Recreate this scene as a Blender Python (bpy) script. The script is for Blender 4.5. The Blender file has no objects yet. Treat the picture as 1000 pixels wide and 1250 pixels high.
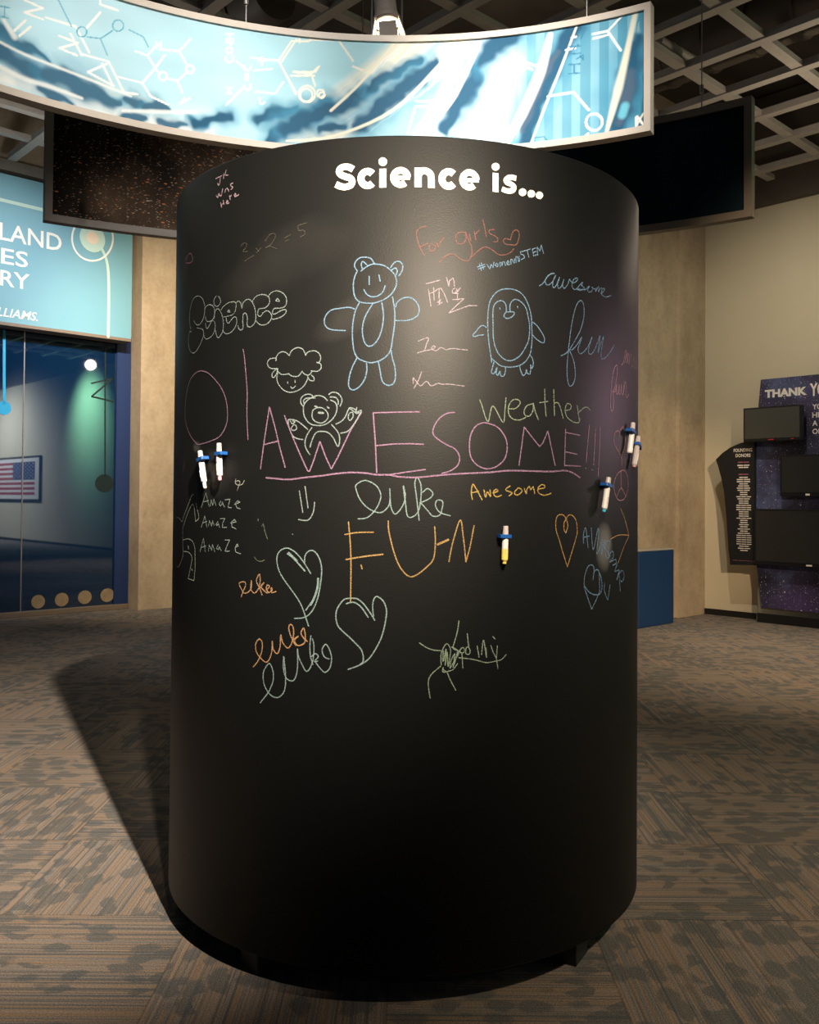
import bpy, bmesh, math, random
import numpy as np
from mathutils import Vector, Matrix

random.seed(7)
SC = bpy.context.scene
COL = SC.collection
PI = math.pi

# ------------------------------------------------------------------ camera
F, PIT, ROLL, SH, EYE = 1098.4, .018579, .007657, -35.69, 1.345
cam_d = bpy.data.cameras.new('camera')
cam = bpy.data.objects.new('camera', cam_d)
COL.objects.link(cam)
cp, sp = math.cos(PIT), math.sin(PIT)
cr, sr = math.cos(ROLL), math.sin(ROLL)
fw = Vector((0, cp, sp)); r0 = Vector((1, 0, 0)); u0 = Vector((0, -sp, cp))
rt = r0 * cr + u0 * sr
up = u0 * cr - r0 * sr
cam.matrix_world = Matrix(((rt.x, up.x, -fw.x, 0), (rt.y, up.y, -fw.y, 0), (rt.z, up.z, -fw.z, EYE), (0, 0, 0, 1)))
cam_d.sensor_fit = 'HORIZONTAL'
cam_d.sensor_width = 36
cam_d.lens = F / 1000 * 36
cam_d.shift_y = SH / 1000
cam_d.clip_start = .05
SC.camera = cam

SC.view_settings.view_transform = 'Standard'
SC.view_settings.look = 'None'
SC.view_settings.gamma = 1
SC.view_settings.use_curve_mapping = False
SC.view_settings.exposure = 0.0

# ------------------------------------------------------------------ world + lamps
w = bpy.data.worlds.new('world'); SC.world = w
w.use_nodes = True
w.node_tree.nodes['Background'].inputs[0].default_value = (.5, .78, 1, 1)
w.node_tree.nodes['Background'].inputs[1].default_value = .075

AL = math.radians(43)
U = Vector((math.cos(AL), math.sin(AL), 0))      # along the glass wall
W = Vector((math.sin(AL), -math.cos(AL), 0))     # along the beige wall, towards the visitor


def P(a, b, z):
    return U * a + W * b + Vector((0, 0, z))


def spot(name, loc, target, power, color, size, blend=.6, radius=.06):
    d = bpy.data.lights.new(name, 'SPOT')
    d.energy = power; d.color = color
    d.spot_size = math.radians(size); d.spot_blend = blend
    d.shadow_soft_size = radius
    o = bpy.data.objects.new(name, d); COL.objects.link(o)
    o.location = loc
    o.rotation_euler = (Vector(target) - Vector(loc)).to_track_quat('-Z', 'Y').to_euler()
    return o


WARM = (1, .74, .46)
WARM2 = (1, .82, .6)
KEY = (1, .82, .62)
spot('key_lamp', (1.22, -1.05, 4.8), (-1.75, 4.25, .1), 5300, KEY, 30, 1, .05)
spot('banner_lamp', (-.7, .2, 4.9), (-1.12, 4.05, 3.04), 1050, (1, .95, .88), 27, 1, .06)
spot('banner_lamp', (.55, .1, 4.9), (.48, 4.25, 3.06), 1900, (1, .95, .88), 22, 1, .06)
spot('banner_lamp', (-.1, .1, 4.9), (-.22, 4.31, 3.42), 620, (1, .96, .9), 30, 1, .06)  # extra fill, added to brighten the upper middle of the banner
spot('column_lamp', (.75, -1.5, 4.6), (.22, 2.4, 1.74), 1650, (1, .82, .60), 25, 1, .08)
spot('sign_lamp', P(4.0, -6.6, 4.8), P(3.2, -10.1, 2.95), 700, (1, .97, .96), 64, 1, .08)
spot('pier_lamp', P(3.3, -6.6, 4.8), P(5.9, -10.1, 2.1), 1450, (1, .8, .56), 70, 1, .03)
spot('corner_lamp', (2.2, -3.6, 4.7), P(8.9, -5.5, 1.0), 4000, WARM, 15, .8, .06)
spot('beige_lamp', P(6.9, -3.6, 4.8), P(9.99, -4.3, 1.9), 270, (1, .89, .68), 95, 1, .05)
spot('flag_fill', P(7.2, 8.6, 4.6), P(9.99, 7.8, 1.6), 3000, (1, .97, .92), 125, 1, .1)  # added out of view to brighten the flag wall for its mirror image
spot('green_fill', P(8.4, 2.6, 4.4), P(9.99, 2.5, 3.5), 1300, (.4, 1, .65), 90, 1, .1)  # made-up green wash on the wall, giving the glow mirrored in the glass
spot('violet_lamp', (5.6, 4.4, 2.9), (.75, 3.1, 1.75), 330, (1, .52, .78), 17, 1, .15)
spot('floor_lamp', (4.2, 6.4, 4.8), (3.3, 7.6, 0), 980, (1, .76, .5), 62, 1, .08)
spot('floor_lamp', (3.4, .6, 4.8), (2.2, 2.7, 0), 820, (1, .77, .52), 54, 1, .08)


def bulb(name, loc, power, color, radius=.1):
    d = bpy.data.lights.new(name, 'POINT')
    d.energy = power; d.color = color; d.shadow_soft_size = radius
    o = bpy.data.objects.new(name, d); COL.objects.link(o); o.location = loc
    return o


bulb('deck_fill', P(7.9, -2.6, 5.3), 4, WARM2)  # this and the next three: unseen fill added to lift the dark deck
bulb('deck_fill', P(6.2, -5.4, 5.3), 4, WARM2)
bulb('deck_fill', P(2.6, -7.6, 5.3), 4, WARM2)
bulb('deck_fill', P(4.4, -2.0, 5.3), 4, WARM2)
bulb('lattice_fill', P(7.6, -3.1, 4.0), 25, WARM2)  # this and the next: unseen fill added to brighten the lattice from below
bulb('lattice_fill', P(3.0, -8.0, 4.0), 30, (1, .95, .88))


def area(name, loc, target, power, color, sx, sy):
    d = bpy.data.lights.new(name, 'AREA')
    d.shape = 'RECTANGLE'; d.size = sx; d.size_y = sy
    d.energy = power; d.color = color
    o = bpy.data.objects.new(name, d); COL.objects.link(o)
    o.location = loc
    o.rotation_euler = (Vector(target) - Vector(loc)).to_track_quat('-Z', 'Y').to_euler()
    return o


# ------------------------------------------------------------------ materials
def new_mat(name):
    m = bpy.data.materials.new(name)
    m.use_nodes = True
    return m, m.node_tree.nodes, m.node_tree.links, m.node_tree.nodes['Principled BSDF']


def mat(name, color, rough=.6, metal=0.0, spec=.5, noise=0.0, nscale=40, bump=0.0, bscale=200, coat=0.0):
    m, n, l, b = new_mat(name)
    b.inputs['Base Color'].default_value = (*color, 1)
    b.inputs['Roughness'].default_value = rough
    b.inputs['Metallic'].default_value = metal
    b.inputs['Specular IOR Level'].default_value = spec
    b.inputs['Coat Weight'].default_value = coat
    tc = n.new('ShaderNodeTexCoord')
    if noise:
        t = n.new('ShaderNodeTexNoise'); t.inputs['Scale'].default_value = nscale
        t.inputs['Detail'].default_value = 5
        l.new(tc.outputs['Object'], t.inputs['Vector'])
        r = n.new('ShaderNodeMixRGB')
        r.inputs[1].default_value = (*[c * (1 - noise) for c in color], 1)
        r.inputs[2].default_value = (*[min(1, c * (1 + noise)) for c in color], 1)
        l.new(t.outputs['Fac'], r.inputs[0]); l.new(r.outputs[0], b.inputs['Base Color'])
    if bump:
        t = n.new('ShaderNodeTexNoise'); t.inputs['Scale'].default_value = bscale
        t.inputs['Detail'].default_value = 3
        l.new(tc.outputs['Object'], t.inputs['Vector'])
        bp = n.new('ShaderNodeBump'); bp.inputs['Strength'].default_value = bump
        bp.inputs['Distance'].default_value = .01
        l.new(t.outputs['Fac'], bp.inputs['Height']); l.new(bp.outputs[0], b.inputs['Normal'])
    return m


def math_n(n, l, op, a, b=None, c=None):
    x = n.new('ShaderNodeMath'); x.operation = op
    for i, v in enumerate((a, b, c)):
        if v is None: continue
        if isinstance(v, (int, float)): x.inputs[i].default_value = v
        else: l.new(v, x.inputs[i])
    return x.outputs[0]


def ramp(n, l, fac, stops):
    r = n.new('ShaderNodeValToRGB')
    el = r.color_ramp.elements
    while len(el) < len(stops): el.new(.5)
    for e, (p, c) in zip(el, stops):
        e.position = p; e.color = (*c, 1)
    l.new(fac, r.inputs[0])
    return r.outputs[0]


def carpet_mat():
    m, n, l, b = new_mat('carpet')
    tc = n.new('ShaderNodeTexCoord')
    s = n.new('ShaderNodeSeparateXYZ'); l.new(tc.outputs['Object'], s.inputs[0])
    T = .635
    tx = math_n(n, l, 'DIVIDE', math_n(n, l, 'ADD', s.outputs[0], .685), T)
    ty = math_n(n, l, 'DIVIDE', math_n(n, l, 'ADD', s.outputs[1], -2.92), T)
    ix = math_n(n, l, 'FLOOR', tx); iy = math_n(n, l, 'FLOOR', ty)
    par = math_n(n, l, 'FLOORED_MODULO', math_n(n, l, 'ADD', ix, iy), 2)     # 1: stripes run in depth
    inv = math_n(n, l, 'SUBTRACT', 1.0, par)
    across = math_n(n, l, 'ADD', math_n(n, l, 'MULTIPLY', s.outputs[0], par), math_n(n, l, 'MULTIPLY', s.outputs[1], inv))
    along = math_n(n, l, 'ADD', math_n(n, l, 'MULTIPLY', s.outputs[1], par), math_n(n, l, 'MULTIPLY', s.outputs[0], inv))
    tid = math_n(n, l, 'ADD', math_n(n, l, 'MULTIPLY', ix, 3.7), math_n(n, l, 'MULTIPLY', iy, 9.1))

    def vec(a, bb, c):
        v = n.new('ShaderNodeCombineXYZ')
        for i, q in enumerate((a, bb, c)):
            if isinstance(q, (int, float)): v.inputs[i].default_value = q
            else: l.new(q, v.inputs[i])
        return v.outputs[0]

    # yarn stripes
    t1 = n.new('ShaderNodeTexNoise'); t1.inputs['Scale'].default_value = 1; t1.inputs['Detail'].default_value = 1
    l.new(vec(math_n(n, l, 'MULTIPLY', across, 125.0), math_n(n, l, 'MULTIPLY', along, .7), tid), t1.inputs['Vector'])
    stripe = ramp(n, l, t1.outputs['Fac'], [(.3, (.095, .105, .115)), (.42, (.155, .142, .135)), (.5, (.25, .175, .115)),
                                            (.56, (.245, .21, .19)), (.66, (.15, .15, .155))])
    # leaf-like blotches
    t2 = n.new('ShaderNodeTexVoronoi'); t2.inputs['Scale'].default_value = 1; t2.inputs['Randomness'].default_value = 1
    t2.feature = 'F1'
    dn = n.new('ShaderNodeTexNoise'); dn.inputs['Scale'].default_value = 30; l.new(tc.outputs['Object'], dn.inputs['Vector'])
    dw = math_n(n, l, 'MULTIPLY', math_n(n, l, 'SUBTRACT', dn.outputs['Fac'],   .5), .55)
    l.new(vec(math_n(n, l, 'ADD', math_n(n, l, 'MULTIPLY', across, 17.0), dw), math_n(n, l, 'MULTIPLY', along, 11.0), tid), t2.inputs['Vector'])
    pick = n.new('ShaderNodeSeparateColor'); l.new(t2.outputs['Color'], pick.inputs[0])
    big = n.new('ShaderNodeTexNoise'); big.inputs['Scale'].default_value = 1.9; big.inputs['Detail'].default_value = 2
    l.new(tc.outputs['Object'], big.inputs['Vector'])
    dens = math_n(n, l, 'ADD', math_n(n, l, 'MULTIPLY', big.outputs['Fac'], 2.6), -.72)
    sel = math_n(n, l, 'LESS_THAN', pick.outputs[0], dens)
    rr = n.new('ShaderNodeMapRange'); rr.inputs[1].default_value = .66; rr.inputs[2].default_value = .5
    l.new(t2.outputs['Distance'], rr.inputs[0]); rad = rr.outputs[0]
    leaf = math_n(n, l, 'MULTIPLY', math_n(n, l, 'MULTIPLY', sel, rad), .62)
    mx = n.new('ShaderNodeMixRGB'); l.new(leaf, mx.inputs[0]); l.new(stripe, mx.inputs[1])
    mx.inputs[2].default_value = (.07, .088, .10, 1)
    # pile
    t3 = n.new('ShaderNodeTexNoise'); t3.inputs['Scale'].default_value = 260; t3.inputs['Detail'].default_value = 1
    l.new(tc.outputs['Object'], t3.inputs['Vector'])
    pv = math_n(n, l, 'ADD', math_n(n, l, 'MULTIPLY', t3.outputs['Fac'], 2.0), .0)
    # tile seams
    fx = math_n(n, l, 'ABSOLUTE', math_n(n, l, 'SUBTRACT', math_n(n, l, 'FRACT', tx), .5))
    fy = math_n(n, l, 'ABSOLUTE', math_n(n, l, 'SUBTRACT', math_n(n, l, 'FRACT', ty), .5))
    seam = math_n(n, l, 'GREATER_THAN', math_n(n, l, 'MAXIMUM', fx, fy), .4955)
    pv = math_n(n, l, 'MULTIPLY', pv, math_n(n, l, 'SUBTRACT', 1.0, math_n(n, l, 'MULTIPLY', seam, .3)))
    mm = n.new('ShaderNodeVectorMath'); mm.operation = 'SCALE'
    l.new(mx.outputs[0], mm.inputs[0]); l.new(pv, mm.inputs['Scale'])
    l.new(mm.outputs[0], b.inputs['Base Color'])
    b.inputs['Roughness'].default_value = .95; b.inputs['Specular IOR Level'].default_value = .1
    bp = n.new('ShaderNodeBump'); bp.inputs['Strength'].default_value = .35; bp.inputs['Distance'].default_value = .004
    l.new(t3.outputs['Fac'], bp.inputs['Height']); l.new(bp.outputs[0], b.inputs['Normal'])
    return m


def concrete_mat():
    m, n, l, b = new_mat('board_formed_concrete')
    tc = n.new('ShaderNodeTexCoord')
    mp = n.new('ShaderNodeMapping'); mp.inputs['Scale'].default_value = (5, 5, 2.2)
    l.new(tc.outputs['Object'], mp.inputs[0])
    t = n.new('ShaderNodeTexNoise'); t.inputs['Scale'].default_value = 1.2; t.inputs['Detail'].default_value = 6
    l.new(mp.outputs[0], t.inputs['Vector'])
    t2 = n.new('ShaderNodeTexNoise'); t2.inputs['Scale'].default_value = 1.6; t2.inputs['Detail'].default_value = 8
    t2.inputs['Roughness'].default_value = .65
    l.new(tc.outputs['Object'], t2.inputs['Vector'])
    f = math_n(n, l, 'ADD', math_n(n, l, 'MULTIPLY', t.outputs['Fac'], .35), math_n(n, l, 'MULTIPLY', t2.outputs['Fac'], .65))
    t4 = n.new('ShaderNodeTexNoise'); t4.inputs['Scale'].default_value = 22; t4.inputs['Detail'].default_value = 6; t4.inputs['Roughness'].default_value = .7
    l.new(tc.outputs['Object'], t4.inputs['Vector'])
    f = math_n(n, l, 'ADD', math_n(n, l, 'MULTIPLY', f, .7), math_n(n, l, 'MULTIPLY', t4.outputs['Fac'], .3))
    c = ramp(n, l, f, [(.3, (.24, .185, .125)), (.47, (.40, .32, .225)), (.62, (.50, .41, .29))])
    l.new(c, b.inputs['Base Color'])
    b.inputs['Roughness'].default_value = .9
    bp = n.new('ShaderNodeBump'); bp.inputs['Strength'].default_value = .3; bp.inputs['Distance'].default_value = .02
    l.new(f, bp.inputs['Height']); l.new(bp.outputs[0], b.inputs['Normal'])
    return m


CX, CY, CR, CB, CT = -.0128, 3.2, .8, .082, 2.324      # the round board: axis, radius, bottom, top


def board_mat():
    """Black chalkboard paint with orange peel and wiped, dusty smears, plus painted glow by the left chalk holders."""
    m, n, l, b = new_mat('chalkboard_paint')
    tc = n.new('ShaderNodeTexCoord')
    s = n.new('ShaderNodeSeparateXYZ'); l.new(tc.outputs['Object'], s.inputs[0])
    ang = math_n(n, l, 'ARCTAN2', s.outputs[0], math_n(n, l, 'MULTIPLY', s.outputs[1], -1.0))
    arc = math_n(n, l, 'MULTIPLY', ang, CR)
    ns = n.new('ShaderNodeTexNoise'); ns.inputs['Scale'].default_value = 9; ns.inputs['Detail'].default_value = 6
    l.new(tc.outputs['Object'], ns.inputs['Vector'])
    tot = None
    for (a0, z0, ra, rz, tilt, k) in SMEARS_AND_GLOW:
        da = math_n(n, l, 'SUBTRACT', arc, a0); dz = math_n(n, l, 'SUBTRACT', s.outputs[2], z0)
        ct, st = math.cos(tilt), math.sin(tilt)
        x = math_n(n, l, 'ADD', math_n(n, l, 'MULTIPLY', da, ct / ra), math_n(n, l, 'MULTIPLY', dz, st / ra))
        y = math_n(n, l, 'ADD', math_n(n, l, 'MULTIPLY', da, -st / rz), math_n(n, l, 'MULTIPLY', dz, ct / rz))
        r = math_n(n, l, 'ADD', math_n(n, l, 'MULTIPLY', x, x), math_n(n, l, 'MULTIPLY', y, y))
        r = math_n(n, l, 'ADD', r, math_n(n, l, 'MULTIPLY', math_n(n, l, 'SUBTRACT', ns.outputs['Fac'], .5), 1.2))
        g = math_n(n, l, 'MULTIPLY', math_n(n, l, 'MAXIMUM', math_n(n, l, 'SUBTRACT', 1.0, r), 0.0), k)
        tot = g if tot is None else math_n(n, l, 'ADD', tot, g)
    mx = n.new('ShaderNodeMixRGB'); l.new(math_n(n, l, 'MINIMUM', tot, 1.0), mx.inputs[0])
    mx.inputs[1].default_value = (.0055, .0062, .0066, 1); mx.inputs[2].default_value = (.2, .2, .19, 1)
    l.new(mx.outputs[0], b.inputs['Base Color'])
    b.inputs['Roughness'].default_value = .5; b.inputs['Specular IOR Level'].default_value = .18
    t = n.new('ShaderNodeTexNoise'); t.inputs['Scale'].default_value = 300; t.inputs['Detail'].default_value = 2
    l.new(tc.outputs['Object'], t.inputs['Vector'])
    bp = n.new('ShaderNodeBump'); bp.inputs['Strength'].default_value = .2; bp.inputs['Distance'].default_value = .002
    l.new(t.outputs['Fac'], bp.inputs['Height']); l.new(bp.outputs[0], b.inputs['Normal'])
    return m


def chalk_mat(name, color, cover):
    """Chalk line: colour broken up by the tooth of the board."""
    m, n, l, b = new_mat(name)
    tc = n.new('ShaderNodeTexCoord')
    b.inputs['Base Color'].default_value = (*color, 1)
    b.inputs['Roughness'].default_value = .95; b.inputs['Specular IOR Level'].default_value = .05
    t = n.new('ShaderNodeTexNoise'); t.inputs['Scale'].default_value = 420; t.inputs['Detail'].default_value = 2
    l.new(tc.outputs['Object'], t.inputs['Vector'])
    mr = n.new('ShaderNodeMapRange'); mr.inputs[1].default_value = .36; mr.inputs[2].default_value = .56
    mr.inputs[3].default_value = cover * .35; mr.inputs[4].default_value = cover
    l.new(t.outputs['Fac'], mr.inputs[0])
    l.new(mr.outputs[0], b.inputs['Alpha'])
    return m


def galaxy_mat(dark=1.0):
    m, n, l, b = new_mat('starfield_print')
    tc = n.new('ShaderNodeTexCoord')
    t = n.new('ShaderNodeTexNoise'); t.inputs['Scale'].default_value = 2.2; t.inputs['Detail'].default_value = 7
    l.new(tc.outputs['Object'], t.inputs['Vector'])
    t2 = n.new('ShaderNodeTexNoise'); t2.inputs['Scale'].default_value = 1.3; t2.inputs['Detail'].default_value = 5
    mp = n.new('ShaderNodeMapping'); mp.inputs['Location'].default_value = (5, 3, 9)
    l.new(tc.outputs['Object'], mp.inputs[0]); l.new(mp.outputs[0], t2.inputs['Vector'])
    c1 = ramp(n, l, t.outputs['Fac'], [(.3, (.008, .009, .022)), (.5, (.03, .035, .09)), (.68, (.13, .19, .42))])
    c2 = ramp(n, l, t2.outputs['Fac'], [(.3, (.008, .009, .02)), (.52, (.05, .035, .09)), (.7, (.16, .07, .28))])
    mx = n.new('ShaderNodeMixRGB'); mx.inputs[0].default_value = .45; l.new(c1, mx.inputs[1]); l.new(c2, mx.inputs[2])
    out = mx.outputs[0]
    for sc, th, keep in ((26, .18, .55), (60, .24, .5), (9, .1, .4)):
        v = n.new('ShaderNodeTexVoronoi'); v.inputs['Scale'].default_value = sc
        l.new(tc.outputs['Object'], v.inputs['Vector'])
        sp_ = n.new('ShaderNodeSeparateColor'); l.new(v.outputs['Color'], sp_.inputs[0])
        k = math_n(n, l, 'LESS_THAN', sp_.outputs[0], keep)
        st = n.new('ShaderNodeMapRange'); st.inputs[1].default_value = th; st.inputs[2].default_value = th * .2
        st.inputs[3].default_value = 0; st.inputs[4].default_value = 1
        l.new(v.outputs['Distance'], st.inputs[0])
        a = n.new('ShaderNodeMixRGB'); l.new(math_n(n, l, 'MULTIPLY', k, st.outputs[0]), a.inputs[0])
        l.new(out, a.inputs[1]); a.inputs[2].default_value = (.75, .68, .8, 1)
        out = a.outputs[0]
    l.new(out, b.inputs['Base Color'])
    b.inputs['Roughness'].default_value = .5
    return m


def debris_mat():
    """Dark print of drifting rock grains: dense and rusty on the left, near empty on the right."""
    m, n, l, b = new_mat('dark_space_print')
    tc = n.new('ShaderNodeTexCoord')
    s = n.new('ShaderNodeSeparateXYZ'); l.new(tc.outputs['Object'], s.inputs[0])
    side = n.new('ShaderNodeMapRange'); side.inputs[1].default_value = -.9; side.inputs[2].default_value = -1.9
    l.new(s.outputs[0], side.inputs[0])
    edge = n.new('ShaderNodeMapRange'); edge.inputs[1].default_value = -2.2; edge.inputs[2].default_value = -1.6
    l.new(s.outputs[0], edge.inputs[0])
    out = None
    cloud = n.new('ShaderNodeTexNoise'); cloud.inputs['Scale'].default_value = 2.5; cloud.inputs['Detail'].default_value = 6
    l.new(tc.outputs['Object'], cloud.inputs['Vector'])
    left = ramp(n, l, math_n(n, l, 'MULTIPLY', cloud.outputs['Fac'], edge.outputs[0]),
                [(.15, (.006, .005, .006)), (.42, (.03, .023, .018)), (.62, (.11, .07, .045))])
    right = ramp(n, l, cloud.outputs['Fac'], [(.4, (.006, .013, .02)), (.75, (.012, .03, .045))])
    base = n.new('ShaderNodeMixRGB')
    half = n.new('ShaderNodeMapRange'); half.inputs[1].default_value = -.2; half.inputs[2].default_value = .6
    l.new(s.outputs[0], half.inputs[0])
    l.new(half.outputs[0], base.inputs[0]); l.new(left, base.inputs[1]); l.new(right, base.inputs[2])
    out = base.outputs[0]
    for sc, th, keep, col in ((48, .24, .42, (.75, .27, .09)), (66, .22, .5, (.5, .44, .4)), (92, .28, .6, (.4, .27, .19)), (30, .12, .3, (.8, .62, .45))):
        mp = n.new('ShaderNodeMapping'); mp.inputs['Rotation'].default_value = (0, .5, 0)
        mp.inputs['Scale'].default_value = (.6, .6, 1.5)
        l.new(tc.outputs['Object'], mp.inputs[0])
        v = n.new('ShaderNodeTexVoronoi'); v.inputs['Scale'].default_value = sc
        l.new(mp.outputs[0], v.inputs['Vector'])
        sp_ = n.new('ShaderNodeSeparateColor'); l.new(v.outputs['Color'], sp_.inputs[0])
        dn = n.new('ShaderNodeMapRange'); dn.inputs[1].default_value = .5; dn.inputs[2].default_value = -.6
        l.new(s.outputs[0], dn.inputs[0])
        kk = math_n(n, l, 'MULTIPLY', math_n(n, l, 'MULTIPLY', edge.outputs[0], dn.outputs[0]), keep)
        k = math_n(n, l, 'LESS_THAN', sp_.outputs[0], kk)
        st = math_n(n, l, 'LESS_THAN', v.outputs['Distance'], math_n(n, l, 'MULTIPLY', sp_.outputs[1], th * 1.3))
        a = n.new('ShaderNodeMixRGB'); l.new(math_n(n, l, 'MULTIPLY', math_n(n, l, 'MULTIPLY', k, st), .75), a.inputs[0])
        l.new(out, a.inputs[1]); a.inputs[2].default_value = (*col, 1)
        out = a.outputs[0]
    l.new(out, b.inputs['Base Color'])
    b.inputs['Roughness'].default_value = .8; b.inputs['Specular IOR Level'].default_value = .04
    return m


def vcol_mat(name, attr, rough=.6):
    m, n, l, b = new_mat(name)
    a = n.new('ShaderNodeAttribute'); a.attribute_name = attr
    tc = n.new('ShaderNodeTexCoord')
    t = n.new('ShaderNodeTexNoise'); t.inputs['Scale'].default_value = 260
    l.new(tc.outputs['Object'], t.inputs['Vector'])
    v = math_n(n, l, 'ADD', math_n(n, l, 'MULTIPLY', t.outputs['Fac'], .12), .94)
    mm = n.new('ShaderNodeVectorMath'); mm.operation = 'SCALE'
    l.new(a.outputs['Color'], mm.inputs[0]); l.new(v, mm.inputs['Scale'])
    l.new(mm.outputs[0], b.inputs['Base Color'])
    b.inputs['Roughness'].default_value = rough; b.inputs['Specular IOR Level'].default_value = .2
    return m


# ------------------------------------------------------------------ mesh helpers
class MB:
    """Collects shapes into one mesh."""

    def __init__(self):
        self.v = []; self.f = []; self.sm = []

    def add(self, vs, fs, smooth=False):
        o = len(self.v)
        self.v += [tuple(x) for x in vs]
        self.f += [tuple(i + o for i in f) for f in fs]
        self.sm += [smooth] * len(fs)

    def box(self, c, half, ax=None, bev=0.0):
        ax = ax or (Vector((1, 0, 0)), Vector((0, 1, 0)), Vector((0, 0, 1)))
        bm = bmesh.new()
        bmesh.ops.create_cube(bm, size=2)
        for v in bm.verts: v.co = Vector((v.co.x * half[0], v.co.y * half[1], v.co.z * half[2]))
        if bev:
            bmesh.ops.bevel(bm, geom=list(bm.edges), offset=bev, segments=2, affect='EDGES', profile=.5)
        bm.verts.index_update()
        c = Vector(c)
        self.add([c + ax[0] * v.co.x + ax[1] * v.co.y + ax[2] * v.co.z for v in bm.verts],
                 [[v.index for v in f.verts] for f in bm.faces])
        bm.free()

    def tube(self, pts, r, seg=10, caps=True):
        pts = [Vector(p) for p in pts]
        rs = r if isinstance(r, (list, tuple)) else [r] * len(pts)
        ref = Vector((0, 0, 1))
        rings = []
        for i, p in enumerate(pts):
            d = (pts[min(i + 1, len(pts) - 1)] - pts[max(i - 1, 0)]).normalized()
            a = ref if abs(d.dot(ref)) < .95 else Vector((1, 0, 0))
            x = d.cross(a).normalized(); y = d.cross(x).normalized()
            rings.append([p + (x * math.cos(2 * PI * k / seg) + y * math.sin(2 * PI * k / seg)) * rs[i] for k in range(seg)])
        vs = [q for rg in rings for q in rg]
        fs = []
        for i in range(len(pts) - 1):
            for k in range(seg):
                fs.append((i * seg + k, i * seg + (k + 1) % seg, (i + 1) * seg + (k + 1) % seg, (i + 1) * seg + k))
        self.add(vs, fs, True)
        if caps:
            self.add(rings[0], [tuple(range(seg))]); self.add(rings[-1], [tuple(range(seg))][::-1])

    def lathe(self, prof, o, ax, seg=20):
        """prof: (radius, distance along ax) pairs."""
        o = Vector(o); ax = Vector(ax).normalized()
        a = Vector((0, 0, 1)) if abs(ax.z) < .95 else Vector((1, 0, 0))
        x = ax.cross(a).normalized(); y = ax.cross(x).normalized()
        vs = []; fs = []
        for (r, h) in prof:
            for k in range(seg):
                t = 2 * PI * k / seg
                vs.append(o + ax * h + (x * math.cos(t) + y * math.sin(t)) * max(r, 1e-4))
        for i in range(len(prof) - 1):
            for k in range(seg):
                fs.append((i * seg + k, i * seg + (k + 1) % seg, (i + 1) * seg + (k + 1) % seg, (i + 1) * seg + k))
        fs.append(tuple(range(seg))[::-1]); fs.append(tuple(range((len(prof) - 1) * seg, len(prof) * seg)))
        self.add(vs, fs, False)

    def prism(self, poly, to3, d0, d1):
        """Flat polygon [(x, y)] extruded between depths d0 and d1; to3(x, y, d) gives the point."""
        n = len(poly)
        self.add([to3(x, y, d0) for x, y in poly] + [to3(x, y, d1) for x, y in poly],
                 [tuple(range(n))[::-1], tuple(range(n, 2 * n))] + [(i, (i + 1) % n, n + (i + 1) % n, n + i) for i in range(n)])

    def build(self, name, m, parent=None, smooth=False, origin=None):
        me = bpy.data.meshes.new(name)
        o = bpy.data.objects.new(name, me); COL.objects.link(o)
        org = Vector(origin) if origin is not None else None
        if parent is not None:
            o.parent = parent
            org = parent.matrix_world.translation if parent.type == 'EMPTY' else WORLD.get(parent.name, Vector())
        if org is None: org = Vector()
        me.from_pydata([tuple(Vector(v) - org) for v in self.v], [], self.f)
        me.update()
        bm = bmesh.new(); bm.from_mesh(me)
        bmesh.ops.recalc_face_normals(bm, faces=bm.faces) if not getattr(self, 'keep', False) else None
        bm.to_mesh(me); bm.free()
        if smooth:
            me.polygons.foreach_set('use_smooth', [True] * len(me.polygons))
        else:
            me.polygons.foreach_set('use_smooth', self.sm)
        if isinstance(m, bpy.types.Material): me.materials.append(m)
        WORLD[o.name] = org
        if parent is None: o.location = org
        return o


WORLD = {}


def empty(name, loc):
    o = bpy.data.objects.new(name, None); COL.objects.link(o)
    o.location = loc
    o.empty_display_size = .1
    o.matrix_world = Matrix.Translation(Vector(loc))
    WORLD[o.name] = Vector(loc)
    return o


def tag(o, label=None, cat=None, group=None, kind=None):
    if label: o['label'] = label
    if cat: o['category'] = cat
    if group: o['group'] = group
    if kind: o['kind'] = kind
    return o


def struct(name, mb, m, origin=None, parent=None):
    o = mb.build(name, m, parent, origin=origin)
    if parent is None: o['kind'] = 'structure'
    return o


def sight(px, py):
    """Direction in which a point of the photograph was seen; used with a real surface to measure where things are."""
    X = px - 500; Y = py - 625 - SH
    a = X * cr + Y * sr; b = -X * sr + Y * cr
    u, v = a / F, -b / F
    return Vector((u, cp - v * sp, sp + v * cp))


def on_plane(px, py, axis, val):
    d = sight(px, py); o = Vector((0, 0, EYE))
    return o + d * ((val - o.dot(axis)) / d.dot(axis))


def on_left(px, py, b): q = on_plane(px, py, W, b); return (q.dot(U), q.z)


def on_right(px, py, a): q = on_plane(px, py, U, a); return (q.dot(W), q.z)


def on_drum(px, py, r=CR):
    d = sight(px, py)
    A = d.x ** 2 + d.y ** 2; B = -2 * (d.x * CX + d.y * CY); C = CX ** 2 + CY ** 2 - r * r
    disc = max(B * B - 4 * A * C, 0)
    t = (-B - math.sqrt(disc)) / (2 * A)
    q = Vector((0, 0, EYE)) + d * t
    return (math.atan2(q.x - CX, -(q.y - CY)), q.z)


def drum(th, z, r=CR): return Vector((CX + r * math.sin(th), CY - r * math.cos(th), z))


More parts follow.
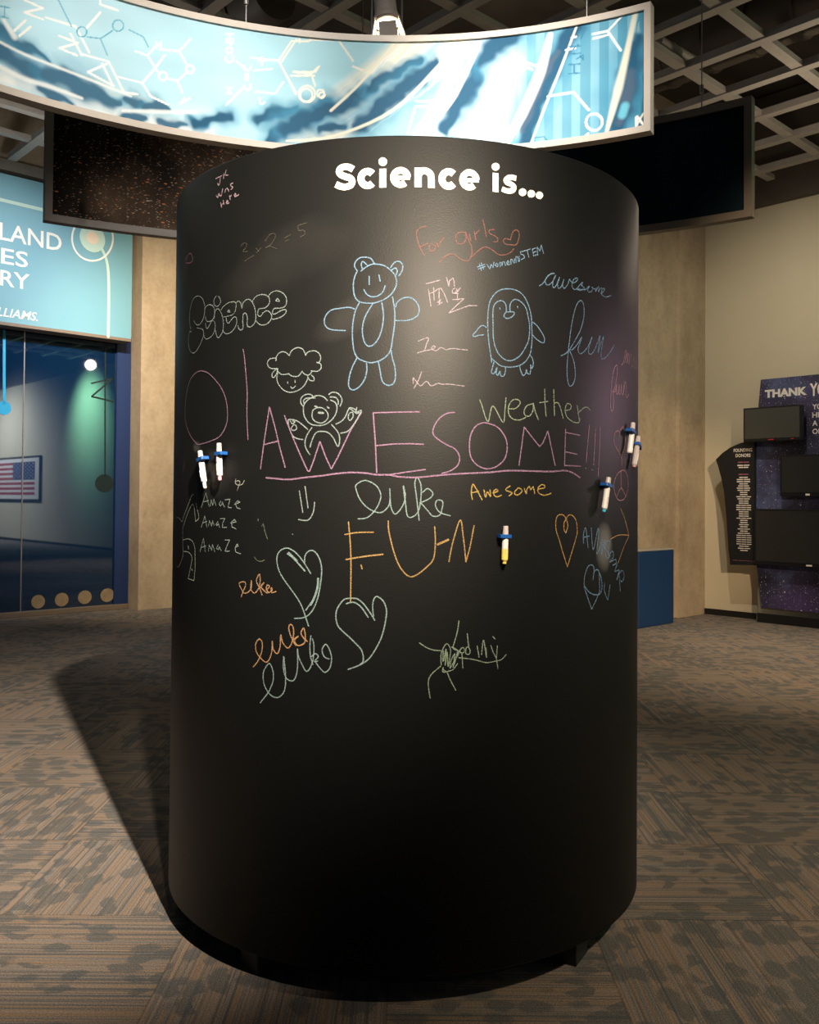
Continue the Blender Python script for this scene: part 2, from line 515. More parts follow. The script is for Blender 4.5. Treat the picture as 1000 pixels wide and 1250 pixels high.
def in_ring(px, py, c, R):
    """Arc length and height on the inside of a hanging curved panel."""
    d = sight(px, py)
    A = d.x ** 2 + d.y ** 2; B = -2 * (d.x * c[0] + d.y * c[1]); C = c[0] ** 2 + c[1] ** 2 - R * R
    t = (-B + math.sqrt(max(B * B - 4 * A * C, 0))) / (2 * A)
    q = Vector((0, 0, EYE)) + d * t
    return (math.atan2(q.x - c[0], q.y - c[1]) * R, q.z)


def pts(s): return [tuple(float(c) for c in p.split(',')) for p in s.split()]


def catmull(p, n=6):
    if len(p) < 3: return p
    out = []
    for i in range(len(p) - 1):
        a = p[max(i - 1, 0)]; b = p[i]; c = p[i + 1]; d = p[min(i + 2, len(p) - 1)]
        for k in range(n):
            t = k / n
            out.append(tuple(.5 * (2 * b[j] + (c[j] - a[j]) * t + (2 * a[j] - 5 * b[j] + 4 * c[j] - d[j]) * t * t
                                   + (3 * b[j] - a[j] - 3 * c[j] + d[j]) * t ** 3) for j in range(2)))
    out.append(p[-1])
    return out


def ribbon2d(p, wd, cap=True):
    """Strip of width wd along a 2D line: list of quads/fans as 2D polygons."""
    q = [p[0]]
    for x in p[1:]:
        if math.dist(x, q[-1]) > 1e-6: q.append(x)
    polys = []
    h = wd / 2
    if len(q) == 1:
        return [[(q[0][0] + h * math.cos(k * PI / 4), q[0][1] + h * math.sin(k * PI / 4)) for k in range(8)]]
    n = len(q)
    L = []; R = []
    dirs = [Vector((q[i + 1][0] - q[i][0], q[i + 1][1] - q[i][1])).normalized() for i in range(n - 1)]

    def flush():
        for i in range(len(L) - 1): polys.append([R[i], R[i + 1], L[i + 1], L[i]])
        L.clear(); R.clear()

    for i in range(n):
        d0 = dirs[max(i - 1, 0)]; d1 = dirs[min(i, n - 2)]
        if d0.dot(d1) < .35 and 0 < i < n - 1:
            for d in (d0, d1):
                L.append((q[i][0] - d.y * h, q[i][1] + d.x * h)); R.append((q[i][0] + d.y * h, q[i][1] - d.x * h))
                if d is d0: flush()
            continue
        m_ = (d0 + d1).normalized()
        k = h / max(m_.dot(d0), .5)
        L.append((q[i][0] - m_.y * k, q[i][1] + m_.x * k)); R.append((q[i][0] + m_.y * k, q[i][1] - m_.x * k))
    flush()
    if cap:
        for e, d in ((q[0], -dirs[0]), (q[-1], dirs[-1])):
            polys.append([(e[0] + d.y * h, e[1] - d.x * h), (e[0] + d.y * h * .7 + d.x * h * .7, e[1] - d.x * h * .7 + d.y * h * .7),
                          (e[0] + d.x * h, e[1] + d.y * h), (e[0] - d.y * h * .7 + d.x * h * .7, e[1] + d.x * h * .7 + d.y * h * .7),
                          (e[0] - d.y * h, e[1] + d.x * h)])
    return polys


def text_mesh(body, size, bold=0.0, shear=0.0, align='LEFT', space=1.0):
    cu = bpy.data.curves.new('lettering', 'FONT')
    cu.body = body; cu.size = size; cu.offset = bold; cu.shear = shear; cu.align_x = align
    cu.space_character = space; cu.extrude = 0; cu.resolution_u = 3
    o = bpy.data.objects.new('lettering', cu); COL.objects.link(o)
    dg = bpy.context.evaluated_depsgraph_get()
    me = o.evaluated_get(dg).to_mesh()
    v = [tuple(x.co) for x in me.vertices]; f = [tuple(p.vertices) for p in me.polygons]
    o.evaluated_get(dg).to_mesh_clear()
    bpy.data.objects.remove(o); bpy.data.curves.remove(cu)
    return v, f


# ------------------------------------------------------------------ shared materials
SMEARS_AND_GLOW = []
for (px, py, ra, rz, tilt, k) in ((340, 320, .26, .10, .35, .03), (430, 385, .13, .05, .5, .05), (738, 668, .05, .075, 0, .5),
                                  (256, 585, .10, .07, 0, .05), (240, 545, .03, .02, 0, .2)):  # last two: glow round the left chalk holders, put into the board colour
    th, z = on_drum(px, py); SMEARS_AND_GLOW.append((th * CR, z, ra, rz, tilt, k))
M = {
    'carpet': carpet_mat(), 'concrete': concrete_mat(), 'board': board_mat(),
    'black': mat('black_paint', (.006, .006, .007), .6, noise=.2),
    'deck': mat('dark_deck', (.055, .045, .036), .9, noise=.5, nscale=3),
    'lattice': mat('grey_lattice_paint', (.36, .33, .30), .6, noise=.12, nscale=14),
    'duct': mat('duct_paint', (.075, .06, .048), .6, noise=.3, nscale=6),
    'lampgrey': mat('grey_lamp_paint', (.26, .22, .19), .5, noise=.15),
    'dark_metal': mat('dark_metal', (.03, .028, .027), .45, metal=.4, noise=.2),
    'frame': mat('taupe_frame', (.56, .48, .40), .5, noise=.06, nscale=30),
    'frame_dark': mat('bronze_frame', (.2, .168, .145), .5, noise=.08, nscale=30),
    'beige': mat('beige_paint', (.56, .50, .38), .8, noise=.04, nscale=3),
    'baseboard': mat('black_rubber_base', (.006, .006, .007), .5, noise=.2),
    'greypaint': mat('grey_cabinet_paint', (.21, .20, .175), .7, noise=.05, nscale=5),
    'blue': mat('blue_laminate', (.004, .036, .125), .6, noise=.15, nscale=5),
    'bluetop': mat('pale_top', (.35, .33, .3), .6, noise=.1),
    'sign': mat('aqua_sign_print', (.16, .375, .47), .6, noise=.03, nscale=6),
    'signwhite': mat('white_sign_print', (.78, .80, .76), .6, noise=.03),
    'signmint': mat('mint_sign_print', (.50, .70, .62), .6, noise=.03),
    'signpeach': mat('peach_sign_print', (.78, .66, .52), .6, noise=.03),
    'lip': mat('brown_sign_edge', (.20, .15, .11), .6, noise=.1),
    'cyan': mat('cyan_decal', (.01, .36, .68), .5, noise=.03),
    'teal': mat('teal_decal', (.002, .012, .014), .5, noise=.05),
    'tan': mat('carpet_reflection_decal', (.30, .22, .13), .6, noise=.5, nscale=12),  # brown of the carpet reflected in the round marks, put into their colour
    'navy': mat('navy_metal', (.010, .03, .115), .45, noise=.1),
    'aluminium': mat('aluminium_trim', (.30, .28, .27), .35, metal=.6, noise=.05),
    'tv': mat('black_plastic', (.004, .004, .005), .4, noise=.1),
    'tvscreen': mat('matt_screen', (.021, .020, .018), .3, spec=.5, noise=.05),
    'tvscreenlit': mat('lit_matt_screen', (.055, .053, .043), .35, spec=.5, noise=.05),  # paler copy of the screen, with reflected light put into its colour
    'donor': mat('black_donor_print', (.006, .007, .010), .5, noise=.2),
    'letter': mat('white_lettering', (.80, .76, .72), .6, noise=.02),
    'pinkletter': mat('pink_lettering', (.35, .12, .18), .6, noise=.05),
    'redlight': mat('red_badge', (.5, .03, .02), .4, noise=.05),
    'vinyl': mat('white_vinyl', (.70, .66, .64), .6, noise=.02),
    'plastic': mat('white_plastic', (.74, .70, .70), .35, noise=.06, nscale=90),
    'plasticgrey': mat('frosted_plastic', (.45, .41, .41), .35, noise=.1, nscale=90),
    'blueclip': mat('blue_rubber', (.006, .075, .30), .4, noise=.1),
    'galaxy': galaxy_mat(), 'debris': debris_mat(),
}
mg, n_, l_, b_ = new_mat('blue_mirror_glass')
b_.inputs['Base Color'].default_value = (.003, .018, .055, 1)
b_.inputs['Roughness'].default_value = .02
b_.inputs['IOR'].default_value = 2.3
b_.inputs['Specular Tint'].default_value = (.75, .88, 1, 1)
tcg = n_.new('ShaderNodeTexCoord'); tg = n_.new('ShaderNodeTexNoise'); tg.inputs['Scale'].default_value = 3
l_.new(tcg.outputs['Object'], tg.inputs['Vector'])
mr_ = n_.new('ShaderNodeMapRange'); mr_.inputs[3].default_value = .012; mr_.inputs[4].default_value = .03
l_.new(tg.outputs['Fac'], mr_.inputs[0]); l_.new(mr_.outputs[0], b_.inputs['Roughness'])
M['glass'] = mg
ml, n_, l_, b_ = new_mat('lamp_glow')
b_.inputs['Emission Color'].default_value = (1, .78, .5, 1)
b_.inputs['Emission Strength'].default_value = 14
M['glow'] = ml

UZ = (U, W, Vector((0, 0, 1)))

# ------------------------------------------------------------------ floor, walls, ceiling
mb = MB(); mb.box((2, 4, -.05), (17, 17, .05)); struct('floor', mb, M['carpet'])
LATZ, DECK = 4.95, 6.0
mb = MB(); mb.box((2, 4, DECK + .1), (17, 17, .1)); struct('ceiling', mb, M['deck'])

BL = -10.33          # glass line
mb = MB(); mb.box(P(2.4, BL - .28, DECK / 2), (2.55, .2, DECK / 2), UZ); struct('wall_left', mb, M['concrete'])
mb = MB(); mb.box(P(6.48, BL - .1, DECK / 2), (1.51, .37, DECK / 2), UZ); struct('wall_back', mb, M['concrete'])
mb = MB()
mb.box(P(8.995, -7.9, DECK / 2), (.995, 2.36, DECK / 2), UZ)
a0 = on_left(825, 600, -5.54)[0]
mb.box(P((a0 + 9.99) / 2, -5.525, DECK / 2), ((9.99 - a0) / 2, .03, DECK / 2), UZ)
struct('wall_center', mb, M['concrete'])
mb = MB(); mb.box(P(10.09, 2.2, DECK / 2), (.1, 8.2, DECK / 2), UZ); struct('wall_right', mb, M['beige'])
mb = MB(); mb.box(P(9.982, -5.17, .035), (.008, .32, .035), UZ)
mb.box(P(9.982, 3.4, .035), (.008, 6.9, .035), UZ)
struct('baseboard_right', mb, M['baseboard'])
mb = MB(); mb.box(P(9.945, 2.4, 5.36), (.045, 7.8, .62), UZ); struct('trim_shade_1', mb, M['duct'])  # top trim stretched into a dark sheet standing in for shade up there
mb = MB(); mb.box(P(2.2, BL + .02, 4.985), (2.73, .1, .06), UZ); struct('trim_2', mb, M['greypaint'])

# hanging lattice
lat = empty('ceiling_lattice', P(6.77, -3.245, LATZ))
tag(lat, 'open square lattice of grey beams hung under the dark ceiling', 'ceiling grid')
SP = .674; bw, bh = .046, .032
for k in range(-9, 5):
    a = 6.77 + SP * k
    lo = -9.95 if a < 7.9 else -5.45
    mb = MB(); mb.box(P(a, (lo + 2.6) / 2, LATZ + bh), (bw, (2.6 - lo) / 2, bh), UZ)
    mb.build('beam', M['lattice'], lat)
for k in range(-9, 9):
    b = -3.245 + SP * k
    hi = 9.8 if b > -5.4 else 7.9
    mb = MB(); mb.box(P((hi + .5) / 2, b, LATZ + bh + .004), ((hi - .5) / 2, bw, bh - .008), UZ)
    mb.build('beam', M['lattice'], lat)

# ducts above the lattice
for i, (q0, q1, r, lab) in enumerate((
        (P(7.5, -4.9, 5.5), P(7.5, -1.6, 5.5), .24, 'fat dark duct above the lattice near the beige wall'),
        (P(4.2, -9.6, 5.55), P(4.2, -6.2, 5.55), .22, 'dark duct above the lattice at the left, over the aqua sign'),
        (P(4.5, -3.6, 5.55), P(4.5, .4, 5.55), .2, 'dark duct above the lattice behind the stage spotlight'))):
    mb = MB(); mb.tube([q0, q1], r, 24)
    d = (q1 - q0).normalized()
    for t in range(1, 8): mb.tube([q0 + (q1 - q0) * (t / 8) - d * .02, q0 + (q1 - q0) * (t / 8) + d * .02], r + .015, 24)
    tag(mb.build('duct', M['duct']), lab, 'duct')
mb = MB()
q0 = P(*[0, 0, 0]); lz = 5.12
d1 = sight(803, 50); d2 = sight(842, 73)
p1 = Vector((0, 0, EYE)) + d1 * ((lz - EYE) / d1.z); p2 = Vector((0, 0, EYE)) + d2 * ((lz - EYE) / d2.z)
mb.tube([p1, p2], .05, 16)
mb.tube([p2, p2 + (p2 - p1).normalized() * .02], .056, 16)
tag(mb.build('pipe', M['lattice']), 'short pale pipe lying over the lattice beside the banner end', 'pipe')

# ------------------------------------------------------------------ left: glass wall, sign
gw = empty('window_1', P(3.0, BL, 0)); gw['kind'] = 'structure'
top_z = 3.3
a_seam = on_left(27.5, 600, BL)[0]; a_end = on_left(140, 600, BL)[0]
# the left pane is set a hair out of line with its neighbour
for (s0, s1, tw) in ((1.9, a_seam - .006, .0007), (a_seam + .006, a_end, 0.0)):
    c = P((s0 + s1) / 2, BL - .02, (.06 + top_z) / 2)
    ax = (Matrix.Rotation(tw, 3, 'Z') @ U, Matrix.Rotation(tw, 3, 'Z') @ W, Vector((0, 0, 1)))
    mb = MB(); mb.box(c, ((s1 - s0) / 2, .012, (top_z - .06) / 2), ax); mb.build('pane', M['glass'], gw)
mb = MB(); mb.box(P(a_seam, BL - .015, (.06 + top_z) / 2), (.006, .012, (top_z - .06) / 2), UZ); mb.build('seam_strip', M['aluminium'], gw)
mb = MB(); mb.box(P((a_end + 4.965) / 2, BL - .01, top_z / 2), ((4.965 - a_end) / 2, .03, top_z / 2), UZ); mb.build('frame_post', M['navy'], gw)
mb = MB(); mb.box(P(3.43, BL, .03), (1.53, .04, .03), UZ, .006); mb.build('sill', M['lip'], gw)


def left_disc(mb, px, py, rpx, b, d=.004, seg=24, ry=None):
    a, z = on_left(px, py, b)
    a2, _ = on_left(px + rpx, py, b); _, z2 = on_left(px, py - (ry or rpx), b)
    mb.prism([(a + (a2 - a) * math.cos(2 * PI * k / seg), z + (z2 - z) * math.sin(2 * PI * k / seg)) for k in range(seg)],
             lambda x, y, dd: P(x, b + dd, y), -.001, d)


def left_line(mb, pix, wpx, b, d=.004, sm=True):
    q = [on_left(x, y, b) for x, y in pix]
    if sm: q = catmull(q)
    wm = wpx * 10.3 / F
    for poly in ribbon2d(q, wm):
        mb.prism(poly, lambda x, y, dd: P(x, b + dd, y), 0, d)


bg = BL - .005
mb = MB(); left_line(mb, [(5, 404), (5, 492)], 3.2, bg, sm=False); left_disc(mb, 5, 498, 8.5, bg)
mb.build('line_decal', M['cyan'], gw)['label'] = 'bright blue line ending in a dot'
mb = MB(); left_line(mb, [(128.5, 420), (128.5, 582)], 1.6, bg, .002, False); left_disc(mb, 127.5, 590, 11, bg, .002)
left_line(mb, [(112, 468), (138, 462), (112, 484), (138, 490)], 2, bg, .002, False)
mb.build('line_decal', M['teal'], gw)['label'] = 'faint dark teal line ending in a disc'
for px, py in ((46.5, 734.5), (75.3, 732), (103.5, 729), (131, 726.5)):
    mb = MB(); left_disc(mb, px, py, 8.3, bg, .003); mb.build('round_decal', M['tan'], gw)

BS = -10.08          # sign face
sg = empty('exhibit_sign', P(3.4, BS, 3.25))
tag(sg, 'large aqua wall sign with white lettering and target emblem above the glass', 'sign')
sa1, sz0 = on_left(160, 413, BS); sz0 = on_left(80, 403, BS)[1]; sz1 = on_left(30, 218, BS)[1]
sa1 = on_left(161, 350, BS)[0]
mb = MB(); mb.box(P((1.9 + sa1) / 2, BS - .11, (sz0 + sz1) / 2), ((sa1 - 1.9) / 2, .11, (sz1 - sz0) / 2), UZ)
mb.build('panel', M['sign'], sg)
mb = MB(); mb.box(P((1.9 + sa1) / 2, BS - .11, sz0 - .018), ((sa1 - 1.9) / 2, .112, .018), UZ, .004)
mb.build('bottom_edge', M['lip'], sg)
mb = MB()
left_line(mb, [(-2, 243.2), (60, 258)], 4, BS, .003, False)
mb.build('line_graphic', M['signmint'], sg)
mb = MB()
left_line(mb, [(123.5, 302), (130, 318), (132.5, 340), (132.5, 380), (132, 411)], 3.4, BS, .003)
left_disc(mb, 112.8, 291, 15.5, BS, .004, ry=17)
mb.build('line_graphic', M['signmint'], sg)
mb = MB(); left_disc(mb, 112.6, 290.5, 7.6, BS, .007); mb.build('emblem_center', M['signpeach'], sg)
mb = MB()
ring = [(112.8 + 25 * math.cos(t), 291 + 27.5 * math.sin(t)) for t in [2 * PI * k / 40 for k in range(41)]]
left_line(mb, ring, 2.2, BS, .005, False); mb.build('emblem_ring', M['signwhite'], sg)


def wall_text(parent, name, body, px_left, px_right, y_base, cap, m, b, bold=0.0, shear=0.0, x_off=.004):
    """Lettering on the sign: runs from px_left to px_right along the wall, cap = letter height in photo pixels."""
    v, f = text_mesh(body, 1.0, bold, shear)
    xs = [q[0] for q in v]; ys = [q[1] for q in v]
    (aL, _), (aR, _) = on_left(px_left, y_base[0], b), on_left(px_right, y_base[1], b)
    z0 = on_left(px_left, y_base[0], b)[1]; zt = on_left(px_left, y_base[0] - cap, b)[1]
    sx = (aR - aL) / (max(xs) - min(xs)); sy = (zt - z0) / (max(ys) - max(min(ys), 0))
    mb = MB(); mb.add([P(aL + (x - min(xs)) * sx, b + x_off, z0 + y * sy) for x, y, _ in v], f)
    mb.keep = True
    return mb.build(name, m, parent)


wall_text(sg, 'lettering', 'LAND', -1, 75, (292, 303), 21, M['signwhite'], BS, .012)
wall_text(sg, 'lettering', 'ES', 1, 34, (321, 324), 19, M['signwhite'], BS, .012)
wall_text(sg, 'lettering', 'RY', 0, 36, (348, 352), 19, M['signwhite'], BS, .012)
wall_text(sg, 'lettering', 'LLIAMS.', -4, 46, (385, 392), 10.5, M['signwhite'], BS, .014, .25)

# ------------------------------------------------------------------ right: donor display
DA = 9.77            # front of the grey cabinet
dd = empty('donor_display', P(9.87, -3.6, 0))
tag(dd, 'starfield donor wall display reading THANK YOU beside the beige wall corner', 'display')
b0 = on_right(925, 700, DA)[0]
bR = -2.2
zt_ = on_right(925, 748, DA)[1]
mb = MB(); mb.box(P((DA + 9.99) / 2 + .004, (b0 + bR) / 2, (zt_ + 1.9) / 2), ((9.99 - DA) / 2 - .006, (bR - b0) / 2, (1.9 - zt_) / 2), UZ)
mb.build('cabinet', M['greypaint'], dd)
mb = MB(); mb.box(P((DA + 9.99) / 2 - .004, (b0 + bR) / 2, zt_ / 2), ((9.99 - DA) / 2, (bR - b0) / 2 + .004, zt_ / 2), UZ)
mb.build('toe_kick', M['baseboard'], dd)


def right_poly(mb, pix, a, d0, d1):
    mb.prism([on_right(x, y, a) if not isinstance(x, str) else y for x, y in pix], lambda x, y, d: P(a - d, x, y), d0, d1)


GA = DA - .03
g = [on_right(x, y, GA) for x, y in ((929, 463.5), (926, 495), (921, 560), (921, 625), (924, 691), (930, 741.5))]
zb_ = g[-1][1]; ztp = g[0][1]
poly = g + [(bR - .1, zb_), (bR, 1.6), (bR - .1, ztp)]
mb = MB(); mb.prism(poly, lambda x, y, d: P(GA + d, x, y), 0, .028)
mb.build('starfield_panel', M['galaxy'], dd)
FA = DA - .10
fp = [on_right(x, y, FA) for x, y in ((874, 561), (882, 553), (892, 546), (905, 540.5), (921, 538.5), (921, 620), (922, 690), (891.5, 689.5),
                                      (889.5, 670), (886.5, 627), (884, 600), (880.5, 583), (877, 570))]
mb = MB(); mb.prism(fp, lambda x, y, d: P(FA + d, x, y), 0, .05)
mb.build('donor_panel', M['donor'], dd)


def right_text(name, body, px_left, px_right, y_base, cap, m, a, bold=0.0, y2=None):
    v, f = text_mesh(body, 1.0, bold)
    xs = [q[0] for q in v]; ys = [q[1] for q in v]
    bL, z0 = on_right(px_left, y_base, a); bR_, _ = on_right(px_right, y_base if y2 is None else y2, a)
    zt = on_right(px_left, y_base - cap, a)[1]
    sx = (bR_ - bL) / (max(xs) - min(xs)); sy = (zt - z0) / (max(ys) - min(ys))
    mb = MB(); mb.keep = True
    mb.add([P(a - .003, bL + (x - min(xs)) * sx, z0 + (y - min(ys)) * sy) for x, y, _ in v], f)
    return mb.build(name, m, dd)


right_text('lettering', 'THANK', 934, 985.5, 486, 9.8, M['letter'], GA, .05, 483)
right_text('lettering', 'YOU', 989, 1018, 484, 16, M['letter'], GA, .03, 484)
for body, yb, x1 in (('YO', 500, 1004), ('HE', 510, 1003), ('A L', 520, 1005), ('OF', 530, 1003)):
    right_text('lettering', body, 992, x1, yb, 6.5, M['letter'], GA, .02)
right_text('lettering', 'FOUNDING', 896, 918.5, 552, 4.2, M['letter'], FA, .02)
right_text('lettering', 'DONORS', 898.5, 916.5, 558.3, 4.2, M['letter'], FA, .02)
# the list of names is too small to read in the photograph: centred lines of tiny type
rows = [(567.5, 10, 0), (570, 8, 0), (563.8, 9, 1), (578.5, 8, 1)]
y = 582.2
rnd = random.Random(3)
while y < 672:
    rows.append((y, rnd.choice((4, 7, 9, 10, 11, 12)) if y < 600 else rnd.choice((6, 8, 10, 12)), 0)); y += 2.62
rows.append((683.5, 18, 1))
names = [MB(), MB()]
for (yy, wp, pk) in rows:
    mbp = MB()
    xc = 908 + (yy - 560) * .006
    (b1, z1), (b2, _) = on_right(xc - wp * .78, yy, FA), on_right(xc + wp * .78, yy, FA)
    zz = on_right(xc, yy + 1.15, FA)[1]
    n_w = max(2, int(wp / 4)); seg = (b2 - b1) / n_w
    for k in range(n_w):
        (mbp if pk else names[int(yy > 575)]).box(P(FA - .001, b1 + seg * (k + .47), (z1 + zz) / 2), (.002, seg * .44, (z1 - zz) / 2), UZ)
    if pk: mbp.build('heading_line', M['pinkletter'], dd)
for q_ in names: q_.build('name_list', M['letter'], dd)


def tv(label, pix, a, depth, rim, extra=None, screen='tvscreen'):
    """pix: left, right, top-left y, bottom-left y in the photograph; the screen stands at distance a along U."""
    x0, x1, y0, y1 = pix
    bL, zt = on_right(x0, y0, a); zb = on_right(x0, y1, a)[1]; bR2 = on_right(x1, y0, a)[0]
    t = empty('television', P(a + depth, (bL + bR2) / 2, zb))
    tag(t, label, 'television', 'televisions on the donor display')
    c = P(a + depth / 2, (bL + bR2) / 2, (zt + zb) / 2); hw, hh = (bR2 - bL) / 2, (zt - zb) / 2
    mb = MB(); mb.box(c + U * .004, (depth / 2, hw, hh), UZ, .006)
    mb.build('housing', M['tv'], t)
    mb = MB(); mb.box(P(a + .001, (bL + bR2) / 2, (zt + zb) / 2 + rim * .4), (.003, hw - rim, hh - rim * 1.3), UZ)
    mb.build('screen', M[screen], t)
    mb = MB(); mb.box(P(a + depth + .03, (bL + bR2) / 2, (zt + zb) / 2), (.03, hw * .4, hh * .5), UZ)
    mb.build('wall_mount', M['tv'], t)
    if extra == 'red':
        mb = MB(); mb.box(P(a - .001, bL + hw * .98, zb + .018), (.003, .03, .006), UZ); mb.build('indicator_light', M['redlight'], t)
        mb = MB(); mb.box(P(a - .001, bL + hw * 1.7, zb + .018), (.003, .015, .005), UZ)
        mb.build('indicator_light', M['redlight'], t)
    if extra == 'badge':
        mb = MB(); mb.box(P(a - .001, bL + hw * 1.0, zb + .02), (.003, .022, .010), UZ)
        mb.build('badge', M['letter'], t)
        mb = MB(); mb.tube([P(a + .03, bL + hw * .9, zb + .01), P(a + .03, bL + hw * .9, zb - .07)], .008, 8)
        mb.build('power_cable', M['tv'], t)
    if extra == 'logo':
        mb = MB(); mb.box(P(a - .001, bL + hw * 1.0, zb + .022), (.003, .03, .008), UZ)
        mb.build('badge', M['letter'], t)
    return t


tv('small black television overlapping the top edge of the donor panel', (907.3, 978.5, 498.5, 540), DA - .22, .06, .02, 'red', 'tvscreenlit')
tv('black television hung in the middle of the starfield below THANK YOU', (952, 1022, 555.5, 606), DA - .15, .05, .025, 'badge')
tv('large black television beside the donor name list, lowest of the three', (920.5, 1062, 621, 689), DA - .17, .06, .025, 'logo')

# blue pedestal by the concrete
ba1, _ = on_left(823, 700, -5.30); bz = on_left(822, 671, -5.30)[1]
bl = empty('pedestal', P(ba1 - .35, -5.40, 0))
tag(bl, 'plain blue box pedestal standing against the concrete wall', 'pedestal')
mb = MB(); mb.box(P(ba1 - .35, -5.395, bz / 2), (.35, .095, bz / 2), UZ, .012); mb.build('body', M['blue'], bl)
mb = MB(); mb.box(P(ba1 - .35, -5.395, bz + .008), (.352, .097, .008), UZ, .003); mb.build('top', M['bluetop'], bl)

# ------------------------------------------------------------------ framed flag on the beige wall, seen mirrored in the glass
fa = 9.965
fl = empty('framed_flag', P(fa, 7.6, 1.2))
tag(fl, 'framed striped flag with starred blue corner, seen mirrored in the blue glass', 'flag')
fb0, fb1, fz0, fz1 = 6.12, 9.95, 1.40, 2.38
mb = MB()
for (x0, x1, z0, z1) in ((fb0 - .42, fb1 + .42, fz1 + .13, fz1 + .17), (fb0 - .42, fb1 + .42, fz0 - .17, fz0 - .13),
                         (fb0 - .42, fb0 - .38, fz0 - .13, fz1 + .13), (fb1 + .38, fb1 + .42, fz0 - .13, fz1 + .13)):
    mb.box(P(fa - .01, (x0 + x1) / 2, (z0 + z1) / 2), (.03, (x1 - x0) / 2, (z1 - z0) / 2), UZ)
mb.build('frame', M['black'], fl)
mb = MB(); mb.box(P(fa, (fb0 + fb1) / 2, (fz0 + fz1) / 2), (.012, (fb1 - fb0) / 2 + .38, (fz1 - fz0) / 2 + .13), UZ); mb.build('mat_board', M['vinyl'], fl)
mb = MB()
hs = (fz1 - fz0) / 13
for k in range(0, 13, 2): mb.box(P(fa - .014, (fb0 + fb1) / 2, fz1 - hs * (k + .5)), (.004, (fb1 - fb0) / 2, hs / 2), UZ)
mb.build('red_stripes', mat('flag_red', (.30, .02, .035), .8, noise=.1), fl)
mb = MB(); mb.box(P(fa - .017, fb0 + .84, fz1 - hs * 3.5), (.004, .84, hs * 3.5), UZ); mb.build('canton', mat('flag_blue', (.015, .03, .12), .8, noise=.1), fl)
mb = MB()
for r in range(9):
    for c in range(6 if r % 2 == 0 else 5):
        q = P(fa - .022, fb0 + .14 + .28 * c + (0 if r % 2 == 0 else .14), fz1 - hs * 7 * (r + 1) / 10)
        star = [(q + W * (.05 if k % 2 == 0 else .02) * math.sin(k * PI / 5) + Vector((0, 0, (.026 if k % 2 == 0 else .011) * math.cos(k * PI / 5)))) for k in range(10)]
        mb.add(star, [tuple(range(10))])
mb.build('stars', M['vinyl'], fl)

# ------------------------------------------------------------------ hanging curved panels
def arc_panel(name, label, cat, c, R, s0, s1, z0, z1, rail, thick, m_face, m_frame, seg=64, face=True):
    """Concave panel on a vertical cylinder: s is arc length from straight ahead."""
    o = empty(name, (c[0], c[1] + R, z0))
    tag(o, label, cat)

    def pt(s, z, out=0.0):
        t = s / R
        return Vector((c[0] + (R + out) * math.sin(t), c[1] + (R + out) * math.cos(t), z))

    def strip(mb, sa, sb, za, zb, d0, d1):
        n = max(1, int(seg * abs(sb - sa) / (s1 - s0)))
        vs = []
        for i in range(n + 1):
            s = sa + (sb - sa) * i / n
            vs += [pt(s, za, d0), pt(s, zb, d0), pt(s, zb, d1), pt(s, za, d1)]
        fs = [(0, 1, 2, 3), (4 * n, 4 * n + 1, 4 * n + 2, 4 * n + 3)]
        for i in range(n):
            for k in range(4):
                fs.append((4 * i + k, 4 * i + (k + 1) % 4, 4 * i + 4 + (k + 1) % 4, 4 * i + 4 + k))
        mb.add(vs, fs)

    mb = MB(); strip(mb, s0, s1, z0, z0 + rail, -.012, thick); mb.build('bottom_rail', m_frame, o)
    mb = MB(); strip(mb, s0, s1, z1 - rail, z1, -.012, thick); mb.build('top_rail', m_frame, o)
    for sa, sb in ((s0, s0 + rail), (s1 - rail, s1)):
        mb = MB(); strip(mb, sa, sb, z0 + rail, z1 - rail, -.012, thick); mb.build('end_post', m_frame, o)
    mb = MB(); strip(mb, s0 + rail, s1 - rail, z0 + rail, z1 - rail, .02, thick - .01); mb.build('back_board', M['black'], o)
    if face:
        mb = MB(); strip(mb, s0 + rail, s1 - rail, z0 + rail, z1 - rail, 0, .018); mb.build('printed_face', m_face, o)
    for s in (s0 + .5, (s0 + s1) / 2 - .25, s1 - .3):
        p = pt(s, z1, thick / 2)
        mb = MB(); mb.tube([p, Vector((p.x, p.y, LATZ + .01))], .004, 6)
        mb.tube([p + Vector((0, 0, .10)), p + Vector((0, 0, .15))], .012, 8)
        mb.build('hanging_cable', M['aluminium'], o)
    return o, pt


DC, DR = (-.25, 2.2), 3.77
ds0 = in_ring(55, 200, DC, DR)[0]; ds1 = in_ring(918.5, 200, DC, DR)[0]
dz0 = in_ring(120, 279, DC, DR)[1]; dz1 = in_ring(880, 126.5, DC, DR)[1]
arc_panel('hanging_mural', 'dark curved hanging mural printed with drifting rock, behind the blue banner', 'mural', DC, DR,
          ds0, ds1, dz0, dz1, .045, .05, M['debris'], M['frame_dark'], 72)

BC, BR = (-.09, 2.02), 2.29
bs1 = in_ring(795, 80, BC, BR)[0]; bs0 = in_ring(0, 40, BC, BR)[0] - .35
bz0 = 3.0; bz1 = 3.583
RL = .03
ban, bpt = arc_panel('hanging_banner', 'bright blue curved banner with molecule drawings hanging above the black column', 'banner', BC, BR,
                     bs0, bs1, bz0, bz1, RL, .045, None, M['frame'], 90, face=False)

